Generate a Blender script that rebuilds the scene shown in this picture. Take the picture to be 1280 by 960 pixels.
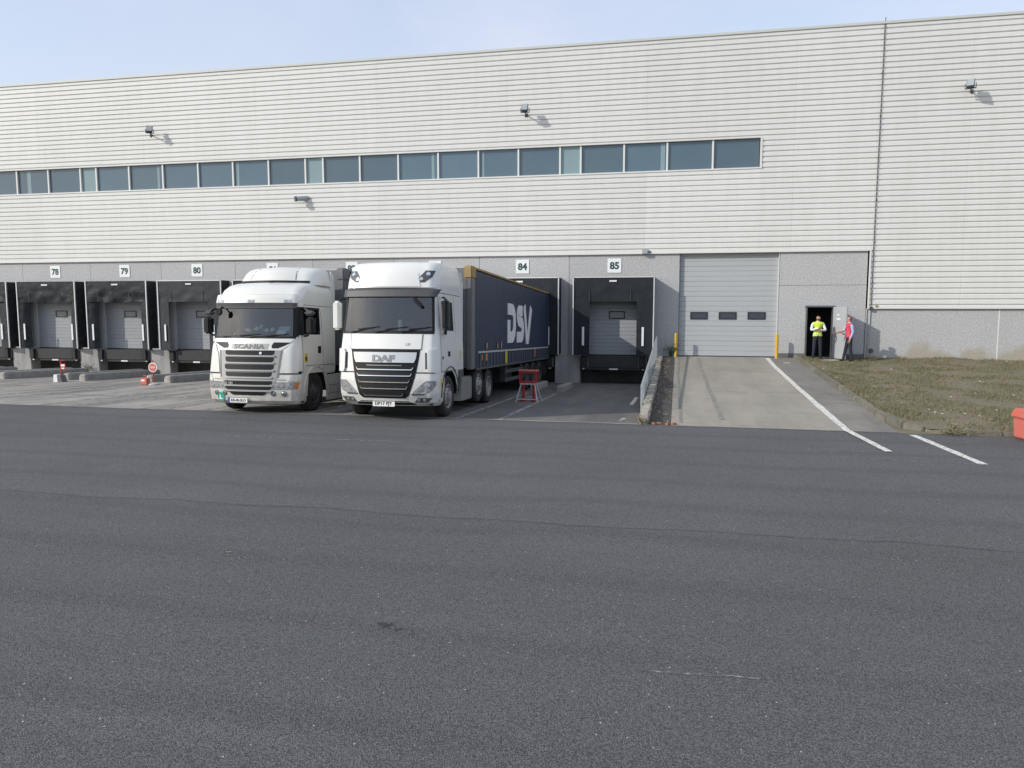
import bpy, bmesh, math, random
import numpy as np
from mathutils import Vector, Matrix, noise

R = math.radians
rnd = random.Random(7)
scene = bpy.context.scene
for o in list(bpy.data.objects):
    bpy.data.objects.remove(o)
COL = scene.collection

# ------------------------------------------------------------------ camera
cam_d = bpy.data.cameras.new('camera')
cam_d.sensor_width = 36.0
cam_d.lens = 27.0
cam_d.clip_end = 2000
cam_o = bpy.data.objects.new('camera', cam_d)
COL.objects.link(cam_o)
cam_o.location = (0, -33.0, 2.65)
cam_o.rotation_euler = (R(90 - 5.71), 0, R(12.2))
scene.camera = cam_o

# ------------------------------------------------------------------ sky, sun, exposure
SUN = Vector((-1.46, -1.0, 0.95)).normalized()          # towards the sun
ELEV = math.asin(SUN.z)
AZ = math.atan2(SUN.x, SUN.y)
world = bpy.data.worlds.new('World')
scene.world = world
world.use_nodes = True
nt = world.node_tree
nt.nodes.clear()
w_out = nt.nodes.new('ShaderNodeOutputWorld')
w_bg = nt.nodes.new('ShaderNodeBackground')
w_bg.inputs['Strength'].default_value = 0.15
w_sky = nt.nodes.new('ShaderNodeTexSky')
w_sky.sky_type = 'NISHITA'
w_sky.sun_disc = False
w_sky.sun_elevation = ELEV
w_sky.sun_rotation = AZ
w_sky.air_density = 1.3
w_sky.dust_density = 1.0
w_sky.ozone_density = 1.6
w_tc = nt.nodes.new('ShaderNodeTexCoord')
w_map = nt.nodes.new('ShaderNodeMapping')
w_map.inputs['Scale'].default_value = (1.0, 1.0, 2.6)
w_n = nt.nodes.new('ShaderNodeTexNoise')
w_n.inputs['Scale'].default_value = 1.7
w_n.inputs['Detail'].default_value = 7
w_n.inputs['Roughness'].default_value = 0.55
w_n.inputs['Distortion'].default_value = 0.6
w_r = nt.nodes.new('ShaderNodeMapRange')
w_r.inputs['From Min'].default_value = 0.28
w_r.inputs['From Max'].default_value = 0.75
w_r.inputs['To Min'].default_value = 0.36
w_r.inputs['To Max'].default_value = 0.95
w_mix = nt.nodes.new('ShaderNodeMix')
w_mix.data_type = 'RGBA'
w_mix.inputs['B'].default_value = (3.65, 3.92, 4.75, 1)     # thin high cloud, lit from above
nt.links.new(w_tc.outputs['Generated'], w_map.inputs['Vector'])
nt.links.new(w_map.outputs['Vector'], w_n.inputs['Vector'])
nt.links.new(w_n.outputs['Fac'], w_r.inputs['Value'])
nt.links.new(w_r.outputs['Result'], w_mix.inputs['Factor'])
nt.links.new(w_sky.outputs['Color'], w_mix.inputs['A'])
nt.links.new(w_mix.outputs['Result'], w_bg.inputs['Color'])
nt.links.new(w_bg.outputs['Background'], w_out.inputs['Surface'])

sun_d = bpy.data.lights.new('sun', 'SUN')
sun_d.energy = 2.6
sun_d.angle = R(0.7)
sun_d.color = (1.0, 0.955, 0.89)
sun_o = bpy.data.objects.new('sun', sun_d)
COL.objects.link(sun_o)
sun_o.rotation_euler = (-SUN).to_track_quat('-Z', 'Y').to_euler()
sun_o.location = (-30, -40, 40)

vs = scene.view_settings
vs.view_transform = 'Standard'
vs.look = 'None'
vs.exposure = 0.42
vs.gamma = 1.0
vs.use_curve_mapping = False


# ------------------------------------------------------------------ materials
def lin(r, g, b):
    f = lambda c: (c / 255 / 12.92) if c / 255 <= 0.04045 else ((c / 255 + 0.055) / 1.055) ** 2.4
    return (f(r), f(g), f(b))


MATS = {}


def mat(name, col, rough=0.6, metal=0.0, var=0.0, vscale=3.0, vcol=None, bump=0.0, bscale=40.0,
        coat=0.0, spec=0.5, var2=0.0, v2scale=60.0, v2col=None, stretch=(1, 1, 1), bdist=0.02, emit=0.0):
    """Principled material, colour broken up by two noises, optional bump."""
    if name in MATS:
        return MATS[name]
    m = bpy.data.materials.new(name)
    m.use_nodes = True
    t = m.node_tree
    b = t.nodes['Principled BSDF']
    b.inputs['Base Color'].default_value = (*col, 1)
    b.inputs['Roughness'].default_value = rough
    b.inputs['Metallic'].default_value = metal
    b.inputs['Specular IOR Level'].default_value = spec
    b.inputs['Coat Weight'].default_value = coat
    b.inputs['Coat Roughness'].default_value = 0.08
    m.diffuse_color = (*col, 1)
    src = None
    if var or var2 or bump:
        tc = t.nodes.new('ShaderNodeTexCoord')
        mp = t.nodes.new('ShaderNodeMapping')
        mp.inputs['Scale'].default_value = stretch
        t.links.new(tc.outputs['Object'], mp.inputs['Vector'])
    if var:
        n = t.nodes.new('ShaderNodeTexNoise')
        n.inputs['Scale'].default_value = vscale
        n.inputs['Detail'].default_value = 6
        n.inputs['Roughness'].default_value = 0.6
        t.links.new(mp.outputs['Vector'], n.inputs['Vector'])
        r = t.nodes.new('ShaderNodeMapRange')
        r.inputs['From Min'].default_value = 0.35
        r.inputs['From Max'].default_value = 0.68
        r.inputs['To Max'].default_value = var
        t.links.new(n.outputs['Fac'], r.inputs['Value'])
        mx = t.nodes.new('ShaderNodeMix')
        mx.data_type = 'RGBA'
        mx.inputs['A'].default_value = (*col, 1)
        mx.inputs['B'].default_value = (*(vcol or tuple(c * 0.5 for c in col)), 1)
        t.links.new(r.outputs['Result'], mx.inputs['Factor'])
        src = mx.outputs['Result']
    if var2:
        n2 = t.nodes.new('ShaderNodeTexNoise')
        n2.inputs['Scale'].default_value = v2scale
        n2.inputs['Detail'].default_value = 3
        t.links.new(mp.outputs['Vector'], n2.inputs['Vector'])
        r2 = t.nodes.new('ShaderNodeMapRange')
        r2.inputs['From Min'].default_value = 0.42
        r2.inputs['From Max'].default_value = 0.62
        r2.inputs['To Max'].default_value = var2
        t.links.new(n2.outputs['Fac'], r2.inputs['Value'])
        mx2 = t.nodes.new('ShaderNodeMix')
        mx2.data_type = 'RGBA'
        mx2.inputs['A'].default_value = (*col, 1)
        mx2.inputs['B'].default_value = (*(v2col or tuple(c * 0.6 for c in col)), 1)
        if src:
            t.links.new(src, mx2.inputs['A'])
        t.links.new(r2.outputs['Result'], mx2.inputs['Factor'])
        src = mx2.outputs['Result']
    if src:
        t.links.new(src, b.inputs['Base Color'])
    if bump:
        nb = t.nodes.new('ShaderNodeTexNoise')
        nb.inputs['Scale'].default_value = bscale
        nb.inputs['Detail'].default_value = 4
        t.links.new(mp.outputs['Vector'], nb.inputs['Vector'])
        bp = t.nodes.new('ShaderNodeBump')
        bp.inputs['Strength'].default_value = bump
        bp.inputs['Distance'].default_value = bdist
        t.links.new(nb.outputs['Fac'], bp.inputs['Height'])
        t.links.new(bp.outputs['Normal'], b.inputs['Normal'])
    if emit:
        b.inputs['Emission Color'].default_value = (*col, 1)
        b.inputs['Emission Strength'].default_value = emit
    MATS[name] = m
    return m


def glass_mat(name, tint, ior=1.5, base=0.0):
    """Thin pane: fresnel reflection over a tinted see-through sheet."""
    m = bpy.data.materials.new(name)
    m.use_nodes = True
    t = m.node_tree
    t.nodes.clear()
    o = t.nodes.new('ShaderNodeOutputMaterial')
    tr = t.nodes.new('ShaderNodeBsdfTransparent')
    tr.inputs['Color'].default_value = (*tint, 1)
    gl = t.nodes.new('ShaderNodeBsdfGlossy')
    gl.inputs['Roughness'].default_value = 0.03
    fr = t.nodes.new('ShaderNodeFresnel')
    fr.inputs['IOR'].default_value = ior
    ad = t.nodes.new('ShaderNodeMath')
    ad.operation = 'ADD'
    ad.use_clamp = True
    ad.inputs[1].default_value = base
    mx = t.nodes.new('ShaderNodeMixShader')
    t.links.new(fr.outputs['Fac'], ad.inputs[0])
    t.links.new(ad.outputs[0], mx.inputs['Fac'])
    t.links.new(tr.outputs[0], mx.inputs[1])
    t.links.new(gl.outputs[0], mx.inputs[2])
    t.links.new(mx.outputs[0], o.inputs['Surface'])
    MATS[name] = m
    return m


def nnode(t, kind, **kw):
    n = t.nodes.new(kind)
    for k, v in kw.items():
        n.inputs[k].default_value = v
    return n


def asphalt_mat():
    m = bpy.data.materials.new('asphalt')
    m.use_nodes = True
    t = m.node_tree
    L = t.links.new
    b = t.nodes['Principled BSDF']
    b.inputs['Roughness'].default_value = 0.85
    b.inputs['Specular IOR Level'].default_value = 0.35
    tc = t.nodes.new('ShaderNodeTexCoord')
    P = tc.outputs['Object']

    def ns(scale, det=4, rough=0.6, vec=P):
        n = nnode(t, 'ShaderNodeTexNoise', Scale=scale, Detail=det, Roughness=rough)
        L(vec, n.inputs['Vector'])
        return n.outputs['Fac']

    def rng(src, a, bb, c=0.0, d=1.0):
        r = nnode(t, 'ShaderNodeMapRange', **{'From Min': a, 'From Max': bb, 'To Min': c, 'To Max': d})
        L(src, r.inputs['Value'])
        return r.outputs['Result']

    def mix(fac, A, B):
        x = t.nodes.new('ShaderNodeMix')
        x.data_type = 'RGBA'
        for k, v in (('A', A), ('B', B)):
            if isinstance(v, tuple):
                x.inputs[k].default_value = (*v, 1)
            else:
                L(v, x.inputs[k])
        if isinstance(fac, float):
            x.inputs['Factor'].default_value = fac
        else:
            L(fac, x.inputs['Factor'])
        return x.outputs['Result']
    c = mix(rng(ns(0.35, 5), 0.35, 0.7), (0.182, 0.183, 0.186), (0.142, 0.143, 0.146))
    # older, coarser laying on the near side of the sealed joint
    sep = t.nodes.new('ShaderNodeSeparateXYZ')
    L(P, sep.inputs[0])
    c = mix(rng(sep.outputs['Y'], -23.9, -23.8, 0.7, 0.0), c, (0.13, 0.131, 0.134))
    # long tyre-polished streaks along the yard, and turning arcs
    mp = nnode(t, 'ShaderNodeMapping', Scale=(0.10, 1.3, 1), Rotation=(0, 0, R(-6)))
    L(P, mp.inputs['Vector'])
    c = mix(rng(ns(1.0, 6, 0.62, mp.outputs['Vector']), 0.48, 0.78, 0, 0.6), c, (0.228, 0.225, 0.22))
    wv = nnode(t, 'ShaderNodeTexWave', Scale=0.21, Distortion=2.2, Detail=3.0)
    wv.wave_type = 'RINGS'
    mp2 = nnode(t, 'ShaderNodeMapping', Location=(14, 31, 0))
    L(P, mp2.inputs['Vector'])
    L(mp2.outputs['Vector'], wv.inputs['Vector'])
    c = mix(rng(wv.outputs['Fac'], 0.80, 0.99, 0, 0.42), c, (0.085, 0.085, 0.088))
    # browner old patches
    c = mix(rng(ns(0.16, 4), 0.5, 0.68, 0, 0.6), c, (0.128, 0.124, 0.117))
    c = mix(rng(ns(1.6, 5, 0.7), 0.55, 0.75, 0, 0.3), c, (0.09, 0.089, 0.088))
    # aggregate, coarse to fine
    c = mix(rng(ns(34, 3, 0.75), 0.40, 0.64, 0, 0.62), c, (0.062, 0.061, 0.061))
    v = nnode(t, 'ShaderNodeTexVoronoi', Scale=125.0)
    L(P, v.inputs['Vector'])
    c = mix(rng(v.outputs['Color'], 0.5, 0.78, 0, 0.58), c, (0.3, 0.3, 0.3))
    c = mix(rng(v.outputs['Distance'], 0.38, 0.75, 0, 0.75), c, (0.026, 0.026, 0.026))
    # scattered white chips
    v2 = nnode(t, 'ShaderNodeTexVoronoi', Scale=14.0)
    L(P, v2.inputs['Vector'])
    sel = rng(v2.outputs['Color'], 0.70, 0.72)
    near = rng(v2.outputs['Distance'], 0.10, 0.07)
    mm = t.nodes.new('ShaderNodeMath')
    mm.operation = 'MULTIPLY'
    L(sel, mm.inputs[0])
    L(near, mm.inputs[1])
    c = mix(mm.outputs[0], c, (0.62, 0.61, 0.57))
    L(c, b.inputs['Base Color'])
    bp = nnode(t, 'ShaderNodeBump', Strength=0.75, Distance=0.012)
    h = t.nodes.new('ShaderNodeMath')
    h.operation = 'ADD'
    L(ns(60, 3, 0.7), h.inputs[0])
    L(rng(v.outputs['Distance'], 0.0, 0.7, 0.9, 0.0), h.inputs[1])
    L(h.outputs[0], bp.inputs['Height'])
    L(bp.outputs['Normal'], b.inputs['Normal'])
    MATS['asphalt'] = m
    return m


def apron_mat(name, c0, c1, stain, amt):
    m = bpy.data.materials.new(name)
    m.use_nodes = True
    t = m.node_tree
    L = t.links.new
    b = t.nodes['Principled BSDF']
    b.inputs['Roughness'].default_value = 0.88
    b.inputs['Specular IOR Level'].default_value = 0.3
    tc = t.nodes.new('ShaderNodeTexCoord')
    P = tc.outputs['Object']

    def layer(prev, scale, a, bb, hi, colr, st=(1, 1, 1), det=5):
        mp = nnode(t, 'ShaderNodeMapping', Scale=st)
        L(P, mp.inputs['Vector'])
        n = nnode(t, 'ShaderNodeTexNoise', Scale=scale, Detail=det, Roughness=0.62)
        L(mp.outputs['Vector'], n.inputs['Vector'])
        r = nnode(t, 'ShaderNodeMapRange', **{'From Min': a, 'From Max': bb, 'To Max': hi})
        L(n.outputs['Fac'], r.inputs['Value'])
        x = t.nodes.new('ShaderNodeMix')
        x.data_type = 'RGBA'
        if isinstance(prev, tuple):
            x.inputs['A'].default_value = (*prev, 1)
        else:
            L(prev, x.inputs['A'])
        x.inputs['B'].default_value = (*colr, 1)
        L(r.outputs['Result'], x.inputs['Factor'])
        return x.outputs['Result']
    c = layer(c0, 0.6, 0.35, 0.7, 1.0, c1)
    c = layer(c, 1.0, 0.45, 0.72, amt, stain, (1.1, 0.16, 1))
    c = layer(c, 2.2, 0.55, 0.75, amt, stain)
    c = layer(c, 45.0, 0.4, 0.65, 0.35, tuple(v * 0.55 for v in c0), det=3)
    L(c, b.inputs['Base Color'])
    n = nnode(t, 'ShaderNodeTexNoise', Scale=70.0, Detail=4.0)
    L(P, n.inputs['Vector'])
    bp = nnode(t, 'ShaderNodeBump', Strength=0.35, Distance=0.01)
    L(n.outputs['Fac'], bp.inputs['Height'])
    L(bp.outputs['Normal'], b.inputs['Normal'])
    MATS[name] = m
    return m


def worn_paint(name, paint, under, a, bb, scale=9.0):
    m = mat(name, paint, 0.75, var=1.0, vscale=scale, vcol=under)
    for n in m.node_tree.nodes:
        if n.type == 'MAP_RANGE':
            n.inputs['From Min'].default_value = a
            n.inputs['From Max'].default_value = bb
            break
    return m


asphalt_mat()
apron_mat('apron_concrete', (0.38, 0.358, 0.318), (0.27, 0.255, 0.228), (0.1, 0.096, 0.09), 0.8)
apron_mat('apron_tar', (0.15, 0.144, 0.136), (0.1, 0.097, 0.094), (0.24, 0.23, 0.21), 0.55)
apron_mat('ramp_concrete', (0.365, 0.336, 0.28), (0.3, 0.277, 0.232), (0.2, 0.187, 0.16), 0.55)
apron_mat('ramp_old', (0.26, 0.245, 0.215), (0.185, 0.176, 0.158), (0.11, 0.105, 0.095), 0.6)
apron_mat('edge_concrete', (0.36, 0.34, 0.3), (0.26, 0.245, 0.22), (0.12, 0.115, 0.1), 0.5)
worn_paint('line_white', (0.70, 0.68, 0.61), (0.26, 0.25, 0.23), 0.46, 0.68, 14.0)
worn_paint('line_faded', (0.46, 0.45, 0.42), (0.14, 0.135, 0.13), 0.36, 0.56, 6.0)
worn_paint('line_ghost', (0.34, 0.34, 0.34), (0.085, 0.086, 0.092), 0.3, 0.55, 14.0)
mat('joint_tar', (0.06, 0.06, 0.062), 0.85, var=1.0, vscale=3, vcol=(0.115, 0.115, 0.12))
mat('cladding', (0.675, 0.675, 0.645), 0.5, var=0.13, vscale=1.1, vcol=(0.55, 0.548, 0.515), stretch=(0.9, 1, 0.12),
    var2=0.14, v2scale=5.0, v2col=(0.52, 0.51, 0.46))
mat('flashing', (0.66, 0.66, 0.63), 0.45, var=0.15, vscale=2, vcol=(0.55, 0.54, 0.5))
mat('roof_cap', (0.52, 0.54, 0.5), 0.5)
mat('pebble_concrete', (0.475, 0.475, 0.47), 0.9, var=0.3, vscale=0.7, vcol=(0.385, 0.385, 0.385), var2=0.7, v2scale=16.0,
    v2col=(0.33, 0.33, 0.335), bump=0.6, bscale=22.0, bdist=0.02)
mat('pebble_dirty', (0.475, 0.475, 0.465), 0.9, var=0.3, vscale=0.7, vcol=(0.385, 0.385, 0.38), var2=0.7, v2scale=16.0,
    v2col=(0.33, 0.33, 0.335), bump=0.6, bscale=22.0, bdist=0.02)
mat('concrete_plain', (0.42, 0.41, 0.39), 0.88, var=0.7, vscale=1.3, vcol=(0.17, 0.165, 0.16), stretch=(1, 1, 0.45), bump=0.3, bscale=50)
mat('concrete_dark', (0.16, 0.155, 0.15), 0.9, var=0.6, vscale=2, vcol=(0.08, 0.08, 0.08))
mat('kerb_stone', (0.33, 0.315, 0.29), 0.9, var=0.7, vscale=3, vcol=(0.18, 0.172, 0.155), bump=0.5, bscale=35)
mat('moss_kerb', (0.19, 0.175, 0.145), 0.95, var=0.8, vscale=4, vcol=(0.1, 0.1, 0.065), bump=0.5, bscale=30)
mat('wall_stone', (0.38, 0.355, 0.3), 0.9, var=0.7, vscale=4, vcol=(0.2, 0.19, 0.15), bump=0.6, bscale=20)
mat('interior_dark', (0.06, 0.07, 0.085), 0.9)
mat('floor_slab', (0.14, 0.14, 0.14), 0.8)
mat('joint_seal', (0.12, 0.12, 0.12), 0.9)
mat('alu', (0.62, 0.63, 0.64), 0.35, 0.85)
mat('alu_edge', (0.66, 0.67, 0.67), 0.45, 0.3)
mat('galv', (0.42, 0.46, 0.47), 0.5, 0.55, var=0.4, vscale=6, vcol=(0.3, 0.33, 0.34))
mat('shelter_black', (0.015, 0.019, 0.024), 0.6, spec=0.25, var=0.5, vscale=2.2, vcol=(0.028, 0.032, 0.036), bump=0.25, bscale=3, bdist=0.06)
mat('shelter_grey', (0.028, 0.033, 0.037), 0.55, spec=0.3, var=0.5, vscale=2.0, vcol=(0.05, 0.054, 0.057), bump=0.3, bscale=3, bdist=0.06)
mat('shelter_old', (0.016, 0.02, 0.024), 0.62, spec=0.25, var=0.7, vscale=3.0, vcol=(0.042, 0.045, 0.047), bump=0.5, bscale=4, bdist=0.08)
mat('rubber', (0.018, 0.018, 0.019), 0.75, bump=0.2, bscale=30)
mat('steel_dark', (0.026, 0.028, 0.031), 0.6, 0.2, var=0.6, vscale=3, vcol=(0.05, 0.048, 0.046))
mat('sticker_white', (0.75, 0.75, 0.74), 0.5, var=0.3, vscale=8, vcol=(0.5, 0.5, 0.5))
mat('reflector_white', (0.78, 0.79, 0.8), 0.4, var=0.3, vscale=9, vcol=(0.55, 0.55, 0.55))
mat('door_grey', (0.40, 0.415, 0.42), 0.5, var=0.25, vscale=1.0, vcol=(0.33, 0.34, 0.345))
mat('dock_door_grey', (0.31, 0.325, 0.34), 0.5, var=0.4, vscale=1.5, vcol=(0.23, 0.24, 0.25))
mat('window_rubber', (0.02, 0.021, 0.024), 0.6)
mat('window_dark', (0.045, 0.055, 0.075), 0.12, spec=0.6)
mat('dock_pane', (0.2, 0.215, 0.23), 0.2)
mat('strip_glass', (0.062, 0.108, 0.15), 0.05, spec=0.9, var=0.6, vscale=0.22, vcol=(0.1, 0.15, 0.17))
mat('strip_glass_vent', (0.2, 0.285, 0.3), 0.08, spec=0.7)
mat('window_frame', (0.68, 0.69, 0.66), 0.45)
mat('sign_white', (0.78, 0.79, 0.78), 0.5, var=0.15, vscale=6, vcol=(0.65, 0.65, 0.63))
mat('sign_ink', (0.012, 0.055, 0.06), 0.6)
mat('yellow_post', (0.62, 0.38, 0.03), 0.5, var=0.5, vscale=9, vcol=(0.42, 0.26, 0.05))
mat('steel_door', (0.37, 0.39, 0.4), 0.5, var=0.2, vscale=2, vcol=(0.4, 0.41, 0.42))
mat('door_frame', (0.1, 0.105, 0.11), 0.5)
mat('lamp_body', (0.09, 0.095, 0.1), 0.45, 0.4)
mat('lamp_glass', (0.32, 0.35, 0.37), 0.12, spec=0.8)
mat('cable', (0.055, 0.055, 0.057), 0.6)
mat('grit_red', (0.56, 0.125, 0.09), 0.6, var=0.6, vscale=5, vcol=(0.46, 0.18, 0.15))
mat('red_paint', (0.4, 0.02, 0.022), 0.5, var=0.4, vscale=10, vcol=(0.25, 0.03, 0.03))
mat('white_steel', (0.5, 0.5, 0.5), 0.5, var=0.4, vscale=9, vcol=(0.32, 0.31, 0.3))
mat('brick_red', (0.4, 0.17, 0.1), 0.9, var=0.5, vscale=20)
mat('soil', (0.175, 0.145, 0.098), 0.95, var=0.8, vscale=1.6, vcol=(0.11, 0.108, 0.06), var2=0.6, v2scale=18, v2col=(0.2, 0.17, 0.115), bump=0.8, bscale=25, bdist=0.03)
mat('dirt_shadow_strip', (0.085, 0.076, 0.064), 0.95, var=0.8, vscale=5, vcol=(0.04, 0.037, 0.033), bump=0.9, bscale=20, bdist=0.03)  # dark dirt and litter, the trailer's shadow also put into its colour
mat('grass_a', (0.155, 0.145, 0.07), 0.8)
mat('grass_b', (0.22, 0.19, 0.105), 0.85)
mat('grass_c', (0.115, 0.118, 0.052), 0.8)
mat('leaf_green', (0.04, 0.075, 0.025), 0.6)
mat('leaf_green2', (0.065, 0.1, 0.03), 0.6)
mat('leaf_dry', (0.34, 0.26, 0.17), 0.8, var=0.8, vscale=3, vcol=(0.2, 0.13, 0.07))
mat('litter_white', (0.6, 0.59, 0.55), 0.8)
# trucks
mat('truck_white', (0.73, 0.73, 0.695), 0.34, coat=0.5, var=0.14, vscale=2.5, vcol=(0.6, 0.58, 0.52))
mat('truck_cream', (0.69, 0.685, 0.64), 0.36, coat=0.4, var=0.2, vscale=2.5, vcol=(0.56, 0.54, 0.47))
mat('black_plastic', (0.012, 0.0125, 0.014), 0.5, spec=0.25, var=0.4, vscale=6, vcol=(0.022, 0.022, 0.022))
mat('grey_plastic', (0.06, 0.062, 0.066), 0.55, var=0.4, vscale=6, vcol=(0.085, 0.085, 0.085))
mat('silver_plastic', (0.34, 0.34, 0.325), 0.55, 0.1)
mat('silver_bar', (0.62, 0.63, 0.63), 0.28, 0.55)
mat('chrome', (0.72, 0.73, 0.74), 0.15, 1.0)
mat('dull_letter', (0.25, 0.25, 0.25), 0.4, 0.6)
mat('badge_dark', (0.16, 0.16, 0.16), 0.6)
mat('pale_letter', (0.48, 0.48, 0.455), 0.4, 0.4)
mat('lamp_lens', (0.5, 0.52, 0.53), 0.1, 0.45, coat=1.0, var=0.8, vscale=16, vcol=(0.16, 0.17, 0.18))
mat('amber', (0.55, 0.16, 0.02), 0.3)
mat('tyre', (0.016, 0.016, 0.017), 0.85, var=0.6, vscale=5, vcol=(0.04, 0.038, 0.035))
mat('wheel_steel', (0.36, 0.36, 0.35), 0.5, 0.4, var=0.5, vscale=8, vcol=(0.18, 0.17, 0.155))
mat('wheel_dark', (0.06, 0.06, 0.062), 0.6, 0.2, var=0.5, vscale=8, vcol=(0.1, 0.095, 0.09))
mat('chassis', (0.02, 0.02, 0.021), 0.7)
mat('seam', (0.2, 0.2, 0.19), 0.8)
mat('glass_reflection', (0.55, 0.56, 0.55), 0.8)  # pale tone of the reflection painted behind the door glass
mat('cab_trim', (0.06, 0.062, 0.066), 0.8)
mat('cab_seat', (0.045, 0.05, 0.06), 0.9)
mat('cab_curtain', (0.13, 0.14, 0.15), 0.9)
mat('plate_white', (0.75, 0.75, 0.72), 0.45)
mat('plate_blue', (0.02, 0.06, 0.3), 0.5)
mat('ink_black', (0.015, 0.015, 0.016), 0.6)
mat('sticker_teal', (0.02, 0.33, 0.24), 0.5)
mat('sticker_yellow', (0.6, 0.46, 0.05), 0.5)
mat('sticker_orange', (0.45, 0.14, 0.05), 0.5)
mat('paper_blue', (0.35, 0.55, 0.72), 0.6)
mat('toy_red', (0.5, 0.05, 0.05), 0.8)
mat('toy_white', (0.7, 0.7, 0.66), 0.8)
mat('curtain_navy', (0.016, 0.03, 0.068), 0.55, var=0.35, vscale=1.3, vcol=(0.032, 0.045, 0.075), stretch=(1, 1, 0.3), bump=0.3, bscale=1.6, bdist=0.08)
mat('curtain_dark', (0.02, 0.023, 0.028), 0.6, var=0.35, vscale=1.3, vcol=(0.03, 0.033, 0.038), bump=0.3, bscale=1.6, bdist=0.08)
mat('trailer_grey', (0.17, 0.18, 0.185), 0.5, 0.2, var=0.5, vscale=4, vcol=(0.1, 0.1, 0.1))
mat('rail_white', (0.5, 0.5, 0.49), 0.5, var=0.4, vscale=6, vcol=(0.3, 0.29, 0.27))
mat('cap_yellow', (0.42, 0.27, 0.08), 0.7, var=0.8, vscale=5, vcol=(0.26, 0.2, 0.11))
mat('logo_white', (0.76, 0.77, 0.78), 0.5, var=0.2, vscale=3, vcol=(0.5, 0.5, 0.5))
mat('strap', (0.14, 0.145, 0.155), 0.7)
mat('label_yellow', (0.5, 0.5, 0.05), 0.5)
mat('tank_alu', (0.5, 0.5, 0.48), 0.4, 0.6, var=0.5, vscale=5, vcol=(0.3, 0.29, 0.27))
glass_mat('windscreen', (0.6, 0.7, 0.69), 1.5, 0.09)
glass_mat('side_glass', (0.4, 0.44, 0.46), 1.5, 0.02)
# people
mat('skin', (0.45, 0.25, 0.175), 0.6)
mat('hair_dark', (0.03, 0.022, 0.018), 0.8)
mat('hair_brown', (0.09, 0.06, 0.045), 0.8)
mat('vest_yellow', (0.62, 0.82, 0.04), 0.7, emit=0.0)
mat('vest_silver', (0.62, 0.64, 0.62), 0.4)
mat('vest_red', (0.62, 0.055, 0.085), 0.75)
mat('shirt_white', (0.72, 0.73, 0.76), 0.85)
mat('shirt_blue', (0.36, 0.44, 0.66), 0.85)
mat('trouser_navy', (0.02, 0.024, 0.038), 0.9)
mat('shoe_black', (0.012, 0.012, 0.012), 0.6)
M = MATS


def dirty_base():
    """Earth splash along the foot of the right-hand concrete panels (a stain with its own uneven edge)."""
    m = M['pebble_dirty']
    t = m.node_tree
    L = t.links.new
    b = t.nodes['Principled BSDF']
    old = b.inputs['Base Color'].links[0].from_socket
    tc = t.nodes.new('ShaderNodeTexCoord')
    sep = t.nodes.new('ShaderNodeSeparateXYZ')
    L(tc.outputs['Object'], sep.inputs[0])
    n = nnode(t, 'ShaderNodeTexNoise', Scale=0.9, Detail=5.0)
    L(tc.outputs['Object'], n.inputs['Vector'])
    a = nnode(t, 'ShaderNodeMapRange', **{'From Min': 0.3, 'From Max': 0.7, 'To Min': -0.5, 'To Max': 0.45})
    L(n.outputs['Fac'], a.inputs['Value'])
    s = t.nodes.new('ShaderNodeMath')
    s.operation = 'SUBTRACT'
    L(sep.outputs['Z'], s.inputs[0])
    L(a.outputs['Result'], s.inputs[1])
    r = nnode(t, 'ShaderNodeMapRange', **{'From Min': 1.15, 'From Max': 0.75, 'To Max': 0.7})
    L(s.outputs[0], r.inputs['Value'])
    x = t.nodes.new('ShaderNodeMix')
    x.data_type = 'RGBA'
    L(old, x.inputs['A'])
    x.inputs['B'].default_value = (0.33, 0.285, 0.205, 1)
    L(r.outputs['Result'], x.inputs['Factor'])
    L(x.outputs['Result'], b.inputs['Base Color'])


dirty_base()


def grime(name, z0, z1, col, amt, scale=5.0):
    """road film splashed up from below, broken by noise (object space)."""
    m = M[name]
    t = m.node_tree
    L = t.links.new
    b = t.nodes['Principled BSDF']
    old = b.inputs['Base Color'].links[0].from_socket
    tc = t.nodes.new('ShaderNodeTexCoord')
    sep = t.nodes.new('ShaderNodeSeparateXYZ')
    L(tc.outputs['Object'], sep.inputs[0])
    n = nnode(t, 'ShaderNodeTexNoise', Scale=scale, Detail=6.0, Roughness=0.65)
    L(tc.outputs['Object'], n.inputs['Vector'])
    r = nnode(t, 'ShaderNodeMapRange', **{'From Min': z1, 'From Max': z0})
    L(sep.outputs['Z'], r.inputs['Value'])
    r2 = nnode(t, 'ShaderNodeMapRange', **{'From Min': 0.35, 'From Max': 0.65, 'To Min': 0.25, 'To Max': amt})
    L(n.outputs['Fac'], r2.inputs['Value'])
    q = t.nodes.new('ShaderNodeMath')
    q.operation = 'MULTIPLY'
    L(r.outputs['Result'], q.inputs[0])
    L(r2.outputs['Result'], q.inputs[1])
    x = t.nodes.new('ShaderNodeMix')
    x.data_type = 'RGBA'
    L(old, x.inputs['A'])
    x.inputs['B'].default_value = (*col, 1)
    L(q.outputs[0], x.inputs['Factor'])
    L(x.outputs['Result'], b.inputs['Base Color'])


grime('truck_white', 0.3, 1.3, (0.33, 0.3, 0.255), 0.6)
grime('truck_cream', 0.25, 1.5, (0.32, 0.285, 0.235), 0.7)


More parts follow.
